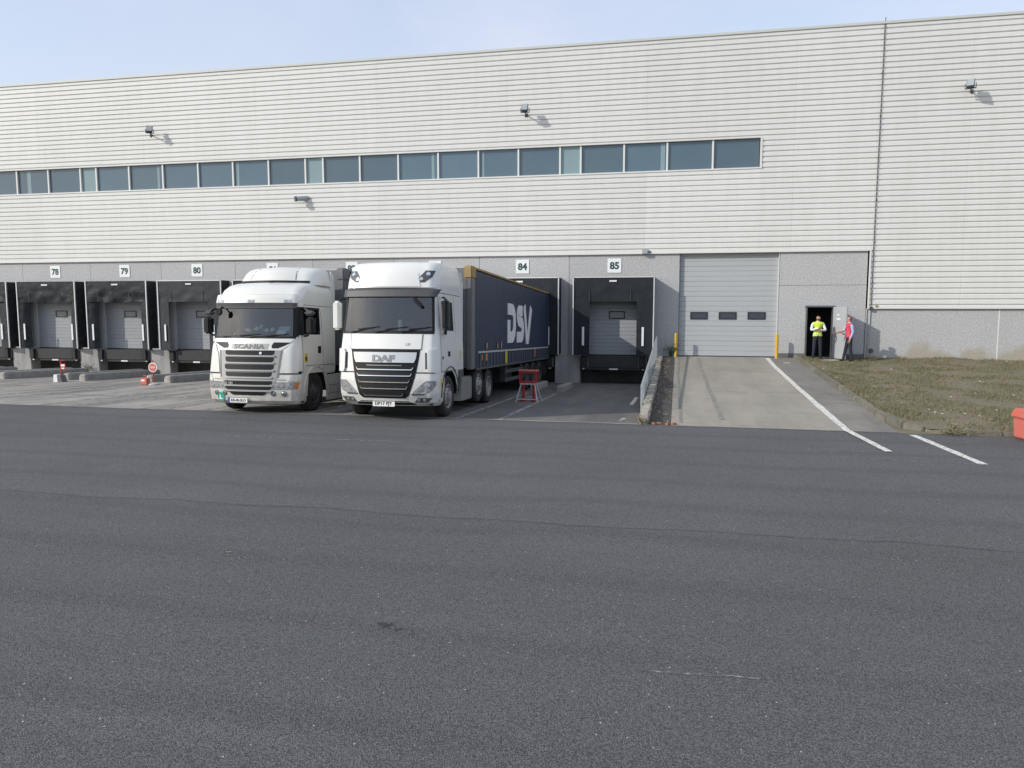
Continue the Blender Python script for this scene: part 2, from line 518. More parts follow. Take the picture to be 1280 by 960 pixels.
def vary(name, amt):
    """each object a touch lighter or darker than its neighbour."""
    t = M[name].node_tree
    L = t.links.new
    b = t.nodes['Principled BSDF']
    old = b.inputs['Base Color'].links[0].from_socket
    oi = t.nodes.new('ShaderNodeObjectInfo')
    r = nnode(t, 'ShaderNodeMapRange', **{'To Min': 1 - amt, 'To Max': 1 + amt})
    L(oi.outputs['Random'], r.inputs['Value'])
    x = t.nodes.new('ShaderNodeVectorMath')
    x.operation = 'SCALE'
    L(old, x.inputs[0])
    L(r.outputs['Result'], x.inputs['Scale'])
    L(x.outputs['Vector'], b.inputs['Base Color'])


vary('cladding', 0.025)
vary('pebble_concrete', 0.05)
vary('strip_glass', 0.16)
vary('dock_door_grey', 0.06)
vary('wall_stone', 0.2)
vary('moss_kerb', 0.15)
vary('kerb_stone', 0.1)


# ------------------------------------------------------------------ object helpers
def tag(o, label=None, cat=None, group=None, kind=None):
    if label:
        o['label'] = label
    if cat:
        o['category'] = cat
    if group:
        o['group'] = group
    if kind:
        o['kind'] = kind
    return o


def link(o, parent=None):
    COL.objects.link(o)
    if parent is not None:
        o.parent = parent
    return o


def empty(name, loc=(0, 0, 0), label=None, cat=None, group=None, kind=None, rot=(0, 0, 0)):
    o = bpy.data.objects.new(name, None)
    o.empty_display_size = 0.3
    o.location = loc
    o.rotation_euler = rot
    link(o)
    return tag(o, label, cat, group, kind)


def copy_tree(o, parent=None):
    c = o.copy()
    link(c, parent)
    for ch in list(o.children):
        copy_tree(ch, c)
    return c


def inst(name, mesh, parent, loc=(0, 0, 0), rot=(0, 0, 0), scale=(1, 1, 1)):
    o = bpy.data.objects.new(name, mesh)
    o.location = loc
    o.rotation_euler = rot
    o.scale = scale
    return link(o, parent)


class MB:
    """Collects shapes into one mesh."""

    def __init__(s):
        s.v = []
        s.f = []

    def add(s, v, f):
        n = len(s.v)
        s.v += [tuple(p) for p in v]
        s.f += [tuple(i + n for i in q) for q in f]
        return s

    def box(s, x0, x1, y0, y1, z0, z1):
        return s.add([(x0, y0, z0), (x1, y0, z0), (x1, y1, z0), (x0, y1, z0), (x0, y0, z1), (x1, y0, z1), (x1, y1, z1), (x0, y1, z1)],
                     [(0, 3, 2, 1), (4, 5, 6, 7), (0, 1, 5, 4), (1, 2, 6, 5), (2, 3, 7, 6), (3, 0, 4, 7)])

    def bar(s, a, b, w, h=None, up=(0, 0, 1)):
        h = h or w
        a, b = Vector(a), Vector(b)
        d = (b - a).normalized()
        u = Vector(up)
        if abs(d.dot(u)) > 0.98:
            u = Vector((0, 1, 0))
        x = d.cross(u).normalized() * (w / 2)
        y = x.cross(d).normalized() * (h / 2)
        return s.add([a - x - y, a + x - y, a + x + y, a - x + y, b - x - y, b + x - y, b + x + y, b - x + y],
                     [(0, 3, 2, 1), (4, 5, 6, 7), (0, 1, 5, 4), (1, 2, 6, 5), (2, 3, 7, 6), (3, 0, 4, 7)])

    def cyl(s, a, b, r0, r1=None, n=12, cap=True):
        r1 = r0 if r1 is None else r1
        a, b = Vector(a), Vector(b)
        d = (b - a).normalized()
        u = Vector((0, 0, 1)) if abs(d.z) < 0.9 else Vector((1, 0, 0))
        x = d.cross(u).normalized()
        y = d.cross(x).normalized()
        vv = []
        for c, r in ((a, r0), (b, r1)):
            for i in range(n):
                t = 2 * math.pi * i / n
                vv.append(c + x * math.cos(t) * r + y * math.sin(t) * r)
        ff = [(i, (i + 1) % n, n + (i + 1) % n, n + i) for i in range(n)]
        if cap:
            ff += [tuple(range(n - 1, -1, -1)), tuple(range(n, 2 * n))]
        return s.add(vv, ff)

    def tube(s, pts, r, n=8):
        pts = [Vector(p) for p in pts]
        rings = []
        up = Vector((0, 0, 1))
        for i, p in enumerate(pts):
            d = (pts[min(i + 1, len(pts) - 1)] - pts[max(i - 1, 0)]).normalized()
            u = up if abs(d.dot(up)) < 0.95 else Vector((1, 0, 0))
            x = d.cross(u).normalized()
            y = d.cross(x).normalized()
            rr = r[i] if isinstance(r, (list, tuple)) else r
            rings.append([p + x * math.cos(2 * math.pi * k / n) * rr + y * math.sin(2 * math.pi * k / n) * rr for k in range(n)])
        vv = [q for ring in rings for q in ring]
        ff = []
        for i in range(len(pts) - 1):
            for k in range(n):
                ff.append((i * n + k, i * n + (k + 1) % n, (i + 1) * n + (k + 1) % n, (i + 1) * n + k))
        ff += [tuple(range(n - 1, -1, -1)), tuple((len(pts) - 1) * n + k for k in range(n))]
        return s.add(vv, ff)

    def lathe(s, prof, c, axis='x', n=28):
        """prof: list of (offset along axis, radius)."""
        vv = []
        for a, r in prof:
            for k in range(n):
                t = 2 * math.pi * k / n
                p = (a, r * math.cos(t), r * math.sin(t))
                if axis == 'y':
                    p = (p[1], p[0], p[2])
                elif axis == 'z':
                    p = (p[1], p[2], p[0])
                vv.append((c[0] + p[0], c[1] + p[1], c[2] + p[2]))
        ff = []
        for i in range(len(prof) - 1):
            for k in range(n):
                ff.append((i * n + k, i * n + (k + 1) % n, (i + 1) * n + (k + 1) % n, (i + 1) * n + k))
        return s.add(vv, ff)

    def prism(s, poly, axis, a, b):
        """poly in the two other axes (ordered), extruded along axis from a to b."""
        def P(u, v, w):
            return {'x': (w, u, v), 'y': (u, w, v), 'z': (u, v, w)}[axis]
        n = len(poly)
        vv = [P(u, v, a) for u, v in poly] + [P(u, v, b) for u, v in poly]
        ff = [(i, (i + 1) % n, n + (i + 1) % n, n + i) for i in range(n)] + [tuple(range(n - 1, -1, -1)), tuple(range(n, 2 * n))]
        return s.add(vv, ff)

    def grid(s, rows, close=False):
        """rows of equal length points."""
        n = len(rows[0])
        vv = [p for r in rows for p in r]
        ff = [(i * n + j, i * n + j + 1, (i + 1) * n + j + 1, (i + 1) * n + j) for i in range(len(rows) - 1) for j in range(n - 1)]
        return s.add(vv, ff)

    def mesh(s, name, m, smooth=False, angle=35, bevel=0.0, merge=False):
        me = bpy.data.meshes.new(name)
        me.from_pydata(s.v, [], s.f)
        bm = bmesh.new()
        bm.from_mesh(me)
        if merge or bevel:
            bmesh.ops.remove_doubles(bm, verts=bm.verts, dist=0.0005)
            bmesh.ops.dissolve_degenerate(bm, edges=bm.edges, dist=0.0004)
        if bevel:
            es = [e for e in bm.edges if len(e.link_faces) == 2 and e.calc_face_angle(0) > 0.6]
            bmesh.ops.bevel(bm, geom=es, offset=bevel, segments=3 if bevel >= 0.04 else 2, affect='EDGES', clamp_overlap=True)
        bmesh.ops.recalc_face_normals(bm, faces=bm.faces)
        bm.to_mesh(me)
        bm.free()
        me.materials.append(M[m] if isinstance(m, str) else m)
        if smooth or bevel:
            me.polygons.foreach_set('use_smooth', [True] * len(me.polygons))
            me.set_sharp_from_angle(angle=R(angle))
        return me

    def build(s, name, m, parent=None, smooth=False, angle=35, bevel=0.0, loc=(0, 0, 0), rot=(0, 0, 0), merge=False):
        return inst(name, s.mesh(name, m, smooth, angle, bevel, merge), parent, loc, rot)


def text_polys(txt, size, bold=0.0, width=1.0, spacing=1.0):
    cu = bpy.data.curves.new('t', 'FONT')
    cu.body = txt
    cu.size = size
    cu.align_x = 'CENTER'
    cu.align_y = 'CENTER'
    cu.offset = bold
    cu.space_character = spacing
    cu.resolution_u = 3
    cu.extrude = 0.5
    ob = bpy.data.objects.new('t', cu)
    COL.objects.link(ob)
    dg = bpy.context.evaluated_depsgraph_get()
    me = bpy.data.meshes.new_from_object(ob.evaluated_get(dg))
    bpy.data.objects.remove(ob)
    vv = [(v.co.x * width, v.co.y, v.co.z) for v in me.vertices]
    ff = [tuple(p.vertices) for p in me.polygons]
    xs = [v[0] for v in vv]
    ys = [v[1] for v in vv]
    cx, cy = (min(xs) + max(xs)) / 2, (min(ys) + max(ys)) / 2
    return [(x - cx, y - cy, z) for x, y, z in vv], ff


def text(name, txt, size, m, parent, fn, thick=0.006, bold=0.0, width=1.0, spacing=1.0):
    """fn(u, v, d) -> 3D point; u right, v up, d outwards."""
    vv, ff = text_polys(txt, size, bold, width, spacing)
    b = MB().add([fn(u, v, (w + 0.5) * thick) for u, v, w in vv], ff)
    return b.build(name, m, parent)


def front(cx, cy, cz):
    """text frame on a surface facing -Y."""
    return lambda u, v, d: (cx + u, cy - d, cz + v)


def apron_z(y):
    return -0.0385 * (y + 15.6)


def ramp_z(y):
    return min(0.6, 0.0385 * (y + 15.6))


# ------------------------------------------------------------------ ground
PITCH = 3.965
BAY = {85 - k: -2.68 - PITCH * k for k in range(0, 9)}       # centre of each dock
JOINTS = [-4.63 - PITCH * k for k in range(0, 12)]
EDGE = -15.6

gr = empty('asphalt_yard', (0, 0, 0), kind='structure')
b = MB()
xs = [-260, -120, -60, -30, -15, -5, 4.55, 15, 30, 60, 150, 260]
ysl = [-300, -120, -60, -40, -33, -28, -24, -20, -17, EDGE]
b.grid([[(x, y, 0) for x in xs] for y in ysl])
b.add([(30, EDGE, 0), (260, EDGE, 0), (260, 300, 0), (30, 300, 0)], [(0, 1, 2, 3)])
b.add([(-260, EDGE, 0), (-120, EDGE, 0), (-120, 300, 0), (-260, 300, 0)], [(0, 1, 2, 3)])
b.build('asphalt_surface', 'asphalt', gr, merge=True)


def strip(name, pts, w, m, parent, z=0.004, zf=None, jit=0.0, seg=1):
    """flat painted strip through pts (x, y)."""
    P = []
    for (x0, y0), (x1, y1) in zip(pts[:-1], pts[1:]):
        for k in range(seg):
            P.append((x0 + (x1 - x0) * k / seg, y0 + (y1 - y0) * k / seg))
    P.append(pts[-1])
    rows = []
    for i, (x, y) in enumerate(P):
        a, c = P[max(i - 1, 0)], P[min(i + 1, len(P) - 1)]
        d = Vector((c[0] - a[0], c[1] - a[1], 0)).normalized()
        nx, ny = -d.y, d.x
        j = rnd.uniform(-jit, jit)
        ww = w / 2 * (1 + rnd.uniform(-1, 1) * (0.12 if jit else 0.02))
        row = []
        for sgn in (-1, 1):
            px, py = x + nx * (sgn * ww + j), y + ny * (sgn * ww + j)
            row.append((px, py, (zf(py) if zf else 0) + z))
        rows.append(row)
    return MB().grid(rows).build(name, m, parent)


# sealed joint across the yard and its wandering offshoots
strip('tar_joint', [(x, -23.85 + 0.035 * math.sin(x * 0.9) + 0.03 * math.sin(x * 2.7 + 1)) for x in np.arange(-40, 30, 0.16)], 0.028, 'joint_tar', gr, 0.004, jit=0.02)
# ragged edge where the asphalt laps over the concrete
top_, bot_ = [], []
for x in np.arange(-45, 4.6, 0.09):
    e = 0.05 + 0.09 * noise.noise((x * 0.8, 3.0, 0)) + 0.06 * noise.noise((x * 4.0, 1.0, 0))
    if x > -0.8:
        e = 0.03 + 0.04 * noise.noise((x * 3.0, 1.0, 0))
    top_.append((x, EDGE + max(0.0, e), 0.011 if x < -0.7 else 0.013))
    bot_.append((x, EDGE - 0.05, 0.004))
MB().grid([bot_, top_]).build('asphalt_edge', 'asphalt', gr)
# markings on the asphalt
strip('painted_line', [(3.6, EDGE + 0.06), (3.82, -17.95)], 0.15, 'line_white', gr, 0.017, seg=8, jit=0.004)
strip('painted_line', [(4.82, -15.8), (5.1, -18.8)], 0.15, 'line_white', gr, 0.005, seg=8, jit=0.004)
strip('painted_line', [(2.4, -17.98), (3.45, -17.95)], 0.05, 'line_ghost', gr, 0.004, seg=10, jit=0.012)
strip('painted_line', [(2.7, -18.72), (5.0, -18.78)], 0.05, 'line_ghost', gr, 0.004, seg=20, jit=0.012)
strip('painted_line', [(-9.15, -18.92), (-5.3, -18.78)], 0.08, 'line_ghost', gr, 0.004, seg=20, jit=0.014)
strip('painted_line', [(-0.27, -27.53), (0.75, -27.47)], 0.022, 'line_ghost', gr, 0.004, seg=16, jit=0.012)
# small mark of spilt oil and a wood splinter on the asphalt
b = MB()
for k in range(40):
    a = rnd.uniform(0, 6.28)
    r = abs(rnd.gauss(0, 0.055))
    x, y, s = -2.33 + r * math.cos(a) * 1.1, -27.17 + r * math.sin(a), rnd.uniform(0.003, 0.014)
    z = 0.004 + k * 0.0001
    b.add([(x + s * math.cos(t + a) * rnd.uniform(.7, 1.2), y + s * math.sin(t + a) * rnd.uniform(.7, 1.2), z) for t in np.arange(0, 6.2, 0.9)], [tuple(range(7))])
b.build('oil_spot', mat('oil', (0.045, 0.046, 0.04), 0.7), gr)
for i, (x, y, a, l) in enumerate(((-2.2, -27.24, 0.7, 0.07), (-2.06, -27.3, 0.5, 0.035), (-4.72, -25.72, 0.2, 0.06))):
    o = MB().bar((-l / 2, 0, 0.008), (l / 2, 0, 0.011), 0.008, 0.005).build('splinter', 'cable' if i < 2 else 'leaf_dry', None, loc=(x, y, 0), rot=(0, 0, a))
    tag(o, ('dark wood splinter beside the oil spot, the longer of two', 'short dark wood splinter right of the oil spot', 'small pale wood chip lying on the asphalt at left')[i], 'splinter', 'splinters on the asphalt')

# sloping loading apron
ap = empty('loading_apron', (0, 0, 0), kind='structure')


def sheet(name, m, xa, xb, ya, yb, zf, parent, nx=6, ny=8, z=0.0):
    rows = []
    for j in range(ny + 1):
        y = ya + (yb - ya) * j / ny
        rows.append([(xa + (xb - xa) * i / nx, y, zf(y) + z) for i in range(nx + 1)])
    return MB().grid(rows).build(name, m, parent)


sheet('apron_slab', 'apron_concrete', -120, -8.6, EDGE, 1.4, apron_z, ap, 12, 8)
sheet('apron_slab', 'apron_tar', -8.6, -0.62, EDGE + 0.3, 1.4, apron_z, ap, 4, 8)
sheet('edge_strip', 'edge_concrete', -8.6, -0.62, EDGE, EDGE + 0.3, apron_z, ap, 14, 1)
sheet('edge_strip', 'edge_concrete', -22, -8.65, EDGE - 0.05, EDGE + 0.12, apron_z, ap, 20, 1, 0.006)
for j in JOINTS[:7]:
    for s in (-0.53, 0.53):
        near = j > -9
        strip('bay_line', [(j + s, EDGE + 0.1), (j + s, -6.4)], 0.12, 'line_faded', ap, 0.005, apron_z, jit=0.006, seg=30)
strip('bay_line', [(-1.3, -14.9), (-1.25, -14.2)], 0.12, 'line_faded', ap, 0.005, apron_z, jit=0.01, seg=6)
strip('bay_line', [(-1.3, -10.4), (-1.3, -7.6)], 0.11, 'line_white', ap, 0.005, apron_z, jit=0.006, seg=8)
strip('bay_line', [(-20.5, -12.1), (-14.0, -12.0)], 0.1, 'line_faded', ap, 0.005, apron_z, jit=0.01, seg=30)

# wheel guides
poly = [(-0.16, -0.1), (0.16, -0.1), (0.15, 0.22), (0.125, 0.27), (0.09, 0.29), (-0.09, 0.29), (-0.125, 0.27), (-0.15, 0.22)]
b = MB()
rows = []
for y, sc in ((0, 0.7), (0.03, 0.9), (0.08, 0.98), (0.15, 1.0), (1.5, 1.0), (3.0, 1.0), (4.6, 1.0), (4.7, 0.9)):
    rows.append([(u * (0.7 + 0.3 * sc), y, v * sc) for u, v in poly + poly[:1]])
b.grid(rows)
b.add([p for p in rows[0][:-1]], [tuple(range(8))])
b.add([p for p in rows[-1][:-1]], [tuple(range(8))])
gm = b.mesh('wheel_guide', 'kerb_stone', smooth=True, angle=50, merge=True)
names = {0: 'behind the red stand', 4: 'hidden behind the cream tractor unit', 5: 'beside the round red sign and canister', 6: 'beside the square red sign', 7: 'at the far left of the picture'}
for k in (0, 4, 5, 6, 7):
    for s in (-0.53, 0.53):
        y0 = (-5.4 if s < 0 else -5.95) if k == 0 else (-6.0 if s > 0 else -5.7)
        o = inst('wheel_guide', gm, None, (JOINTS[k] + s, y0, apron_z(y0)), (-0.0385, 0, rnd.uniform(-0.01, 0.01)), (0.85, 0.5, 0.8) if k == 0 else (1, 1, 1))
        tag(o, ('left-hand' if s < 0 else 'right-hand') + ' concrete wheel guide of the pair ' + names[k], 'wheel guide', 'wheel guides in the dock bays')

# access ramp to the big door
rp = empty('access_ramp', (0, 0, 0), kind='structure')
NR = 30
rows = []
for j in range(NR + 1):
    y = EDGE + (0.02 - EDGE) * j / NR
    rows.append([(x, y, ramp_z(y)) for x in (-0.12, 1, 2, 3, 3.5)])
MB().grid(rows).build('ramp_slab', 'ramp_concrete', rp)
MB().grid([[(x, r[0][1], r[0][2]) for x in (3.505, 4.0, 4.62)] for r in rows]).build('ramp_slab', 'ramp_old', rp)
MB().grid([[(-0.62, EDGE, 0.0), (-0.12, EDGE, 0.0)]] + [[(-0.62, y, ramp_z(y) + 0.002), (-0.12, y, ramp_z(y) + 0.002)] for y in np.linspace(EDGE + .05, 0.0, 20)]).build('dirt_shadow_verge', 'dirt_shadow_strip', rp)
strip('painted_line', [(3.56, -0.3), (3.5, -3.0), (3.52, -9.0), (3.6, EDGE + 0.02)], 0.16, 'line_white', rp, 0.006, ramp_z, jit=0.005, seg=10)
strip('painted_line', [(3.95, -2.1), (4.2, -2.05)], 0.16, 'line_white', rp, 0.006, ramp_z, jit=0.02, seg=3)
mat('ramp_streak_dark', (0.17, 0.163, 0.148), 0.85, var=1.0, vscale=4, vcol=(0.27, 0.255, 0.225))  # narrow darker lines running up the ramp
strip('ramp_streak', [(0.06, -0.6), (0.03, -6), (0.1, -15.2)], 0.07, 'ramp_streak_dark', rp, 0.005, ramp_z, jit=0.012, seg=12)
strip('ramp_streak', [(0.85, -0.6), (0.83, -4), (0.92, -9), (1.05, -14.6)], 0.11, 'ramp_streak_dark', rp, 0.005, ramp_z, jit=0.012, seg=12)
for y in (-4.9, -10.0):
    strip('slab_joint', [(-0.1, y), (4.6, y - 0.05)], 0.018, 'joint_seal', rp, 0.004, ramp_z, jit=0.004, seg=14)
b = MB()
b.box(-0.1, 4.6, EDGE - 0.035, EDGE - 0.01, -0.05, 0.003)
b.build('ramp_lip', 'joint_tar', rp)

# kerb between ramp and grass, stone by stone
kb = empty('grass_kerb', (4.7, -8, 0), 'worn concrete kerb edging the grass bank beside the ramp', 'kerb')
kpts = [(4.68, y) for y in np.arange(0.0, -12.9, -1.0)] + [(4.69, -13.4), (4.74, -14.2), (4.9, -14.85), (5.2, -15.25), (5.65, -15.45)] + [(x, -15.5) for x in np.arange(6.6, 24, 1.0)]
for (xa, ya), (xb, yb) in zip(kpts[:-1], kpts[1:]):
    za = ramp_z(ya) if xa < 5 else 0.0
    zb = ramp_z(yb) if xb < 5 else 0.0
    d = Vector((xb - xa, yb - ya, 0)).normalized() * 0.003
    o = MB().bar((xa - 4.7 + d.x, ya + 8 + d.y, za + (0.01 if xa < 4.95 else -0.035) + rnd.uniform(-.012, .012)), (xb - 4.7 - d.x, yb + 8 - d.y, zb + (0.01 if xb < 4.95 else -0.035) + rnd.uniform(-.012, .012)), 0.15 + rnd.uniform(-.01, .01), 0.24).build('kerb_stone', 'moss_kerb', kb, bevel=0.025)

# grass bank
NB = 44


def bank_z(x, y):
    u = (y + 15.4) / 15.4
    base = 0.07 + 0.53 * max(0.0, min(1.0, u)) ** 0.85
    edge = min(1.0, max(0.0, (x - 4.75) / 0.8))
    mound_shadow = 0.03 * math.exp(-((x - 8.6) / 0.55) ** 2 - ((y + 0.15) / 0.6) ** 2) + 0.06 * math.exp(-((x - 10.3) / 0.8) ** 2 - ((y + 0.2) / 0.7) ** 2)  # left rise stands in shape for a man's head shadow, right one is earth
    nz = 0.05 * noise.noise((x * 0.7, y * 0.7, 1.3)) + 0.028 * noise.noise((x * 2.3, y * 2.3, 4.0))
    return (ramp_z(y) + 0.09) * (1 - edge) + (base + nz) * edge + mound_shadow


rows = []
for j in range(NB * 2 + 1):
    y = -15.42 + 15.44 * j / (NB * 2)
    xl = 4.74 if y > -13.5 else 4.74 + 0.5 * ((-13.5 - y) / 1.92) ** 2.2
    rows.append([(xl + (30 - xl) * (i / NB) ** 1.6, y, bank_z(xl + (30 - xl) * (i / NB) ** 1.6, y)) for i in range(NB + 1)])
bk = MB().grid(rows)
bk.add([(4.6, -15.62, 0.003), (30, -15.62, 0.003), (30, 0, 0.003), (4.6, 0, 0.003)], [(0, 1, 2, 3)])
tag(bk.build('grass_bank', 'soil', None, smooth=True), kind='structure')


def blades(name, n, xr, yr, zf, mats, hmin, hmax, parent=None, wid=0.006, dens=None, label=None, lean=0.8):
    rg = np.random.default_rng(len(name) + n)
    V = []
    F = []
    MI = []
    k = 0
    while k < n:
        x = xr[0] + (xr[1] - xr[0]) * rg.random() ** 1.25
        y = rg.uniform(*yr)
        if y < -13.5 and x < 4.9 + 1.0 * ((-13.5 - y) / 1.92) ** 2.2:
            k += 1
            continue
        d = 0.5 + 0.5 * noise.noise((x * 0.9, y * 0.9, 7)) + 0.25 * noise.noise((x * 3.1, y * 3.1, 2))
        if dens and rg.random() > dens(d):
            k += 1
            continue
        h = rg.uniform(hmin, hmax) * (0.6 + 0.8 * max(0, d))
        a = rg.uniform(0, 6.283)
        ll = rg.uniform(0.2, lean) * h
        z = zf(x, y)
        wx, wy = math.cos(a + 1.57) * wid, math.sin(a + 1.57) * wid
        lx, ly = math.cos(a) * ll, math.sin(a) * ll
        i0 = len(V)
        V += [(x - wx, y - wy, z - 0.01), (x + wx, y + wy, z - 0.01), (x + lx * .45 + wx * .7, y + ly * .45 + wy * .7, z + h * .6), (x + lx * .45 - wx * .7, y + ly * .45 - wy * .7, z + h * .6), (x + lx, y + ly, z + h * 0.92)]
        F += [(i0, i0 + 1, i0 + 2, i0 + 3), (i0 + 3, i0 + 2, i0 + 4)]
        c = int(rg.random() * 3) if rg.random() < 0.4 else (0 if d > 0.55 else 1 if d < 0.45 else 2)
        MI += [c, c]
        k += 1
    me = bpy.data.meshes.new(name)
    me.from_pydata(V, [], F)
    for mm in mats:
        me.materials.append(M[mm])
    me.polygons.foreach_set('material_index', MI)
    o = inst(name, me, parent)
    return o


tag(blades('short_grass', 120000, (4.8, 17), (-15.3, -0.03), bank_z, ('grass_a', 'grass_b', 'grass_c'), 0.02, 0.062, wid=0.007, dens=lambda d: (d - 0.28) * 1.9 + 0.05), 'short patchy dry grass covering the bank in front of the wall', 'grass', kind='stuff')
V_ = []
rgx = random.Random(21)
tb = MB()
for k in range(5200):
    if k % 2:
        x, y = 6.2 + 13 * rgx.random() ** 1.3, -0.04 - abs(rgx.gauss(0, 0.12))
    elif k % 4 == 0:
        x, y = 5.7 + 13 * rgx.random() ** 1.5, -15.36 + abs(rgx.gauss(0, 0.1))
    else:
        x, y = 4.78 + abs(rgx.gauss(0, 0.05)), rgx.uniform(-13.2, -0.3)
    if noise.noise((x * 1.4, y * 1.4, 9)) < -0.12:
        continue
    h, a, w = rgx.uniform(0.04, 0.13), rgx.uniform(0, 6.28), 0.006
    z, ll = bank_z(x, y) - 0.01, rgx.uniform(0.2, 1.0) * h
    wx, wy, lx, ly = -math.sin(a) * w, math.cos(a) * w, math.cos(a) * ll, math.sin(a) * ll
    tb.add([(x - wx, y - wy, z), (x + wx, y + wy, z), (x + lx * .5 + wx * .6, y + ly * .5 + wy * .6, z + h * .65), (x + lx, y + ly, z + h * .9), (x + lx * .5 - wx * .6, y + ly * .5 - wy * .6, z + h * .65)], [(0, 1, 2, 4), (4, 2, 3)])
tag(tb.build('edge_grass', 'grass_b', None), 'taller dry grass along the kerb and at the foot of the wall', 'grass', kind='stuff')
# fallen leaves and scraps
b = MB()
for k in range(520):
    x, y = 4.9 + 11 * rnd.random() ** 1.3, rnd.uniform(-15.2, -0.2)
    if y < -13.4:
        x += 0.9
    if k < 60:
        y = -15.2 + abs(rnd.gauss(0, 0.5))
        x = max(x, 5.8)
    z = bank_z(x, y) + 0.035
    s, a = rnd.uniform(0.02, 0.05), rnd.uniform(0, 6.28)
    b.add([(x + s * math.cos(a + t) * q, y + s * math.sin(a + t) * q, z + rnd.uniform(-.005, .022)) for t, q in ((0, 1), (1.2, .6), (2.4, .7), (3.14, 1), (4.2, .6), (5.2, .65))], [(0, 1, 2, 3, 4, 5)])
tag(b.build('fallen_leaves', 'leaf_dry', None), 'dry fallen leaves scattered over the grass bank', 'leaves', kind='stuff')
b = MB()
for k in range(90):
    x, y = 4.9 + 11 * rnd.random() ** 1.3, rnd.uniform(-15.1, -0.2)
    if y < -13.4:
        x += 0.9
    z = bank_z(x, y) + 0.04
    s, a = rnd.uniform(0.015, 0.04), rnd.uniform(0, 6.28)
    b.add([(x + s * math.cos(a + t), y + s * math.sin(a + t), z + rnd.uniform(-.005, .02)) for t in (0, 1.5, 3, 4.6)], [(0, 1, 2, 3)])
tag(b.build('white_scraps', 'litter_white', None), 'small white scraps and petals in the grass', 'litter', kind='stuff')
b = MB()
for k in range(150):
    y = rnd.uniform(-15.4, -0.3)
    x = -0.6 + 0.5 * rnd.random() ** 1.5
    z = ramp_z(y) + 0.012
    s, a = rnd.uniform(0.02, 0.055), rnd.uniform(0, 6.28)
    b.add([(x + s * math.cos(a + t) * q, y + s * math.sin(a + t) * q, z + rnd.uniform(-.005, .03)) for t, q in ((0, 1), (1.2, .6), (2.4, .7), (3.14, 1), (4.2, .6), (5.2, .65))], [(0, 1, 2, 3, 4, 5)])
tag(b.build('leaf_litter', 'leaf_dry', None), 'dead leaves caught between the stone wall and the ramp', 'leaves', kind='stuff')

# ------------------------------------------------------------------ warehouse
wh = empty('warehouse', (0, 0, 0), 'long white corrugated warehouse with grey concrete base and dock doors', 'warehouse')
XL, XR = -56.0, 30.0
ZT, ZB, ZR = 13.45, 4.92, 2.63           # parapet, cladding foot, cladding foot on the right
WZ0, WZ1, WXR = 8.27, 9.40, 3.06         # window strip
RIB = 0.2105
XS = 7.32                                # where the cladding steps down


def clad_sheet(x0, x1, z0, z1, y=-0.03):
    """trapezoidal sheet: ribs stand proud, narrow valley whose upper lip throws the dark line."""
    pr = []
    z = ZT
    while z > z0 - RIB:
        for dz, yy in ((0.0, 0.0), (-0.01, -0.045), (-0.145, -0.045), (-0.175, 0.0)):
            pr.append((z + dz, yy))
        z -= RIB
    out = []
    for i, (zz, yy) in enumerate(pr):
        if zz > z1:
            if i + 1 < len(pr) and pr[i + 1][0] < z1:
                a, c = pr[i], pr[i + 1]
                f = (a[0] - z1) / (a[0] - c[0])
                out.append((z1, a[1] + (c[1] - a[1]) * f))
            continue
        if zz < z0:
            a, c = pr[i - 1], pr[i]
            f = (a[0] - z0) / (a[0] - c[0]) if a[0] != c[0] else 0
            out.append((z0, a[1] + (c[1] - a[1]) * f))
            break
        out.append((zz, yy))
    rows = [[(x0, y + yy, zz), (x1, y + yy, zz)] for zz, yy in out]
    return MB().grid(rows).build('cladding_sheet', 'cladding', wh)


cuts = [XL] + [-1.45 - 5.9 * k for k in range(8, -1, -1)] + [4.34, XS + 0.06]
for a, c in zip(cuts[:-1], cuts[1:]):
    g = 0.0012
    if c <= WXR or a < WXR:
        clad_sheet(a + g, c - g, WZ1 + 0.03, ZT) if c <= WXR else (clad_sheet(a + g, WXR + 0.04, WZ1 + 0.03, ZT), clad_sheet(WXR + 0.04, c - g, ZB, ZT))
        clad_sheet(a + g, min(c - g, WXR + 0.04), ZB, WZ0 - 0.05)
    else:
        clad_sheet(a + g, c - g, ZB, ZT)
for a, c in ((XS, 10.63), (10.63, 16.6), (16.6, 22.6), (22.6, XR)):
    clad_sheet(a + (0.06 if a == XS else 0.0012), c - 0.0012, ZR, ZT)
# flashings
MB().box(XL, XR, -0.115, 0.25, ZT - 0.02, ZT + 0.09).build('parapet_cap', 'roof_cap', wh, bevel=0.01)
MB().box(XL, XS - 0.002, -0.092, -0.004, ZB - 0.06, ZB + 0.015).build('base_flashing', 'flashing', wh, bevel=0.006)
MB().box(XS + 0.062, XR, -0.092, -0.004, ZR - 0.045, ZR + 0.02).build('base_flashing', 'flashing', wh, bevel=0.006)
MB().box(XS, XS + 0.06, -0.096, -0.004, ZR - 0.045, ZB + 0.015).build('corner_flashing', 'flashing', wh, bevel=0.006)
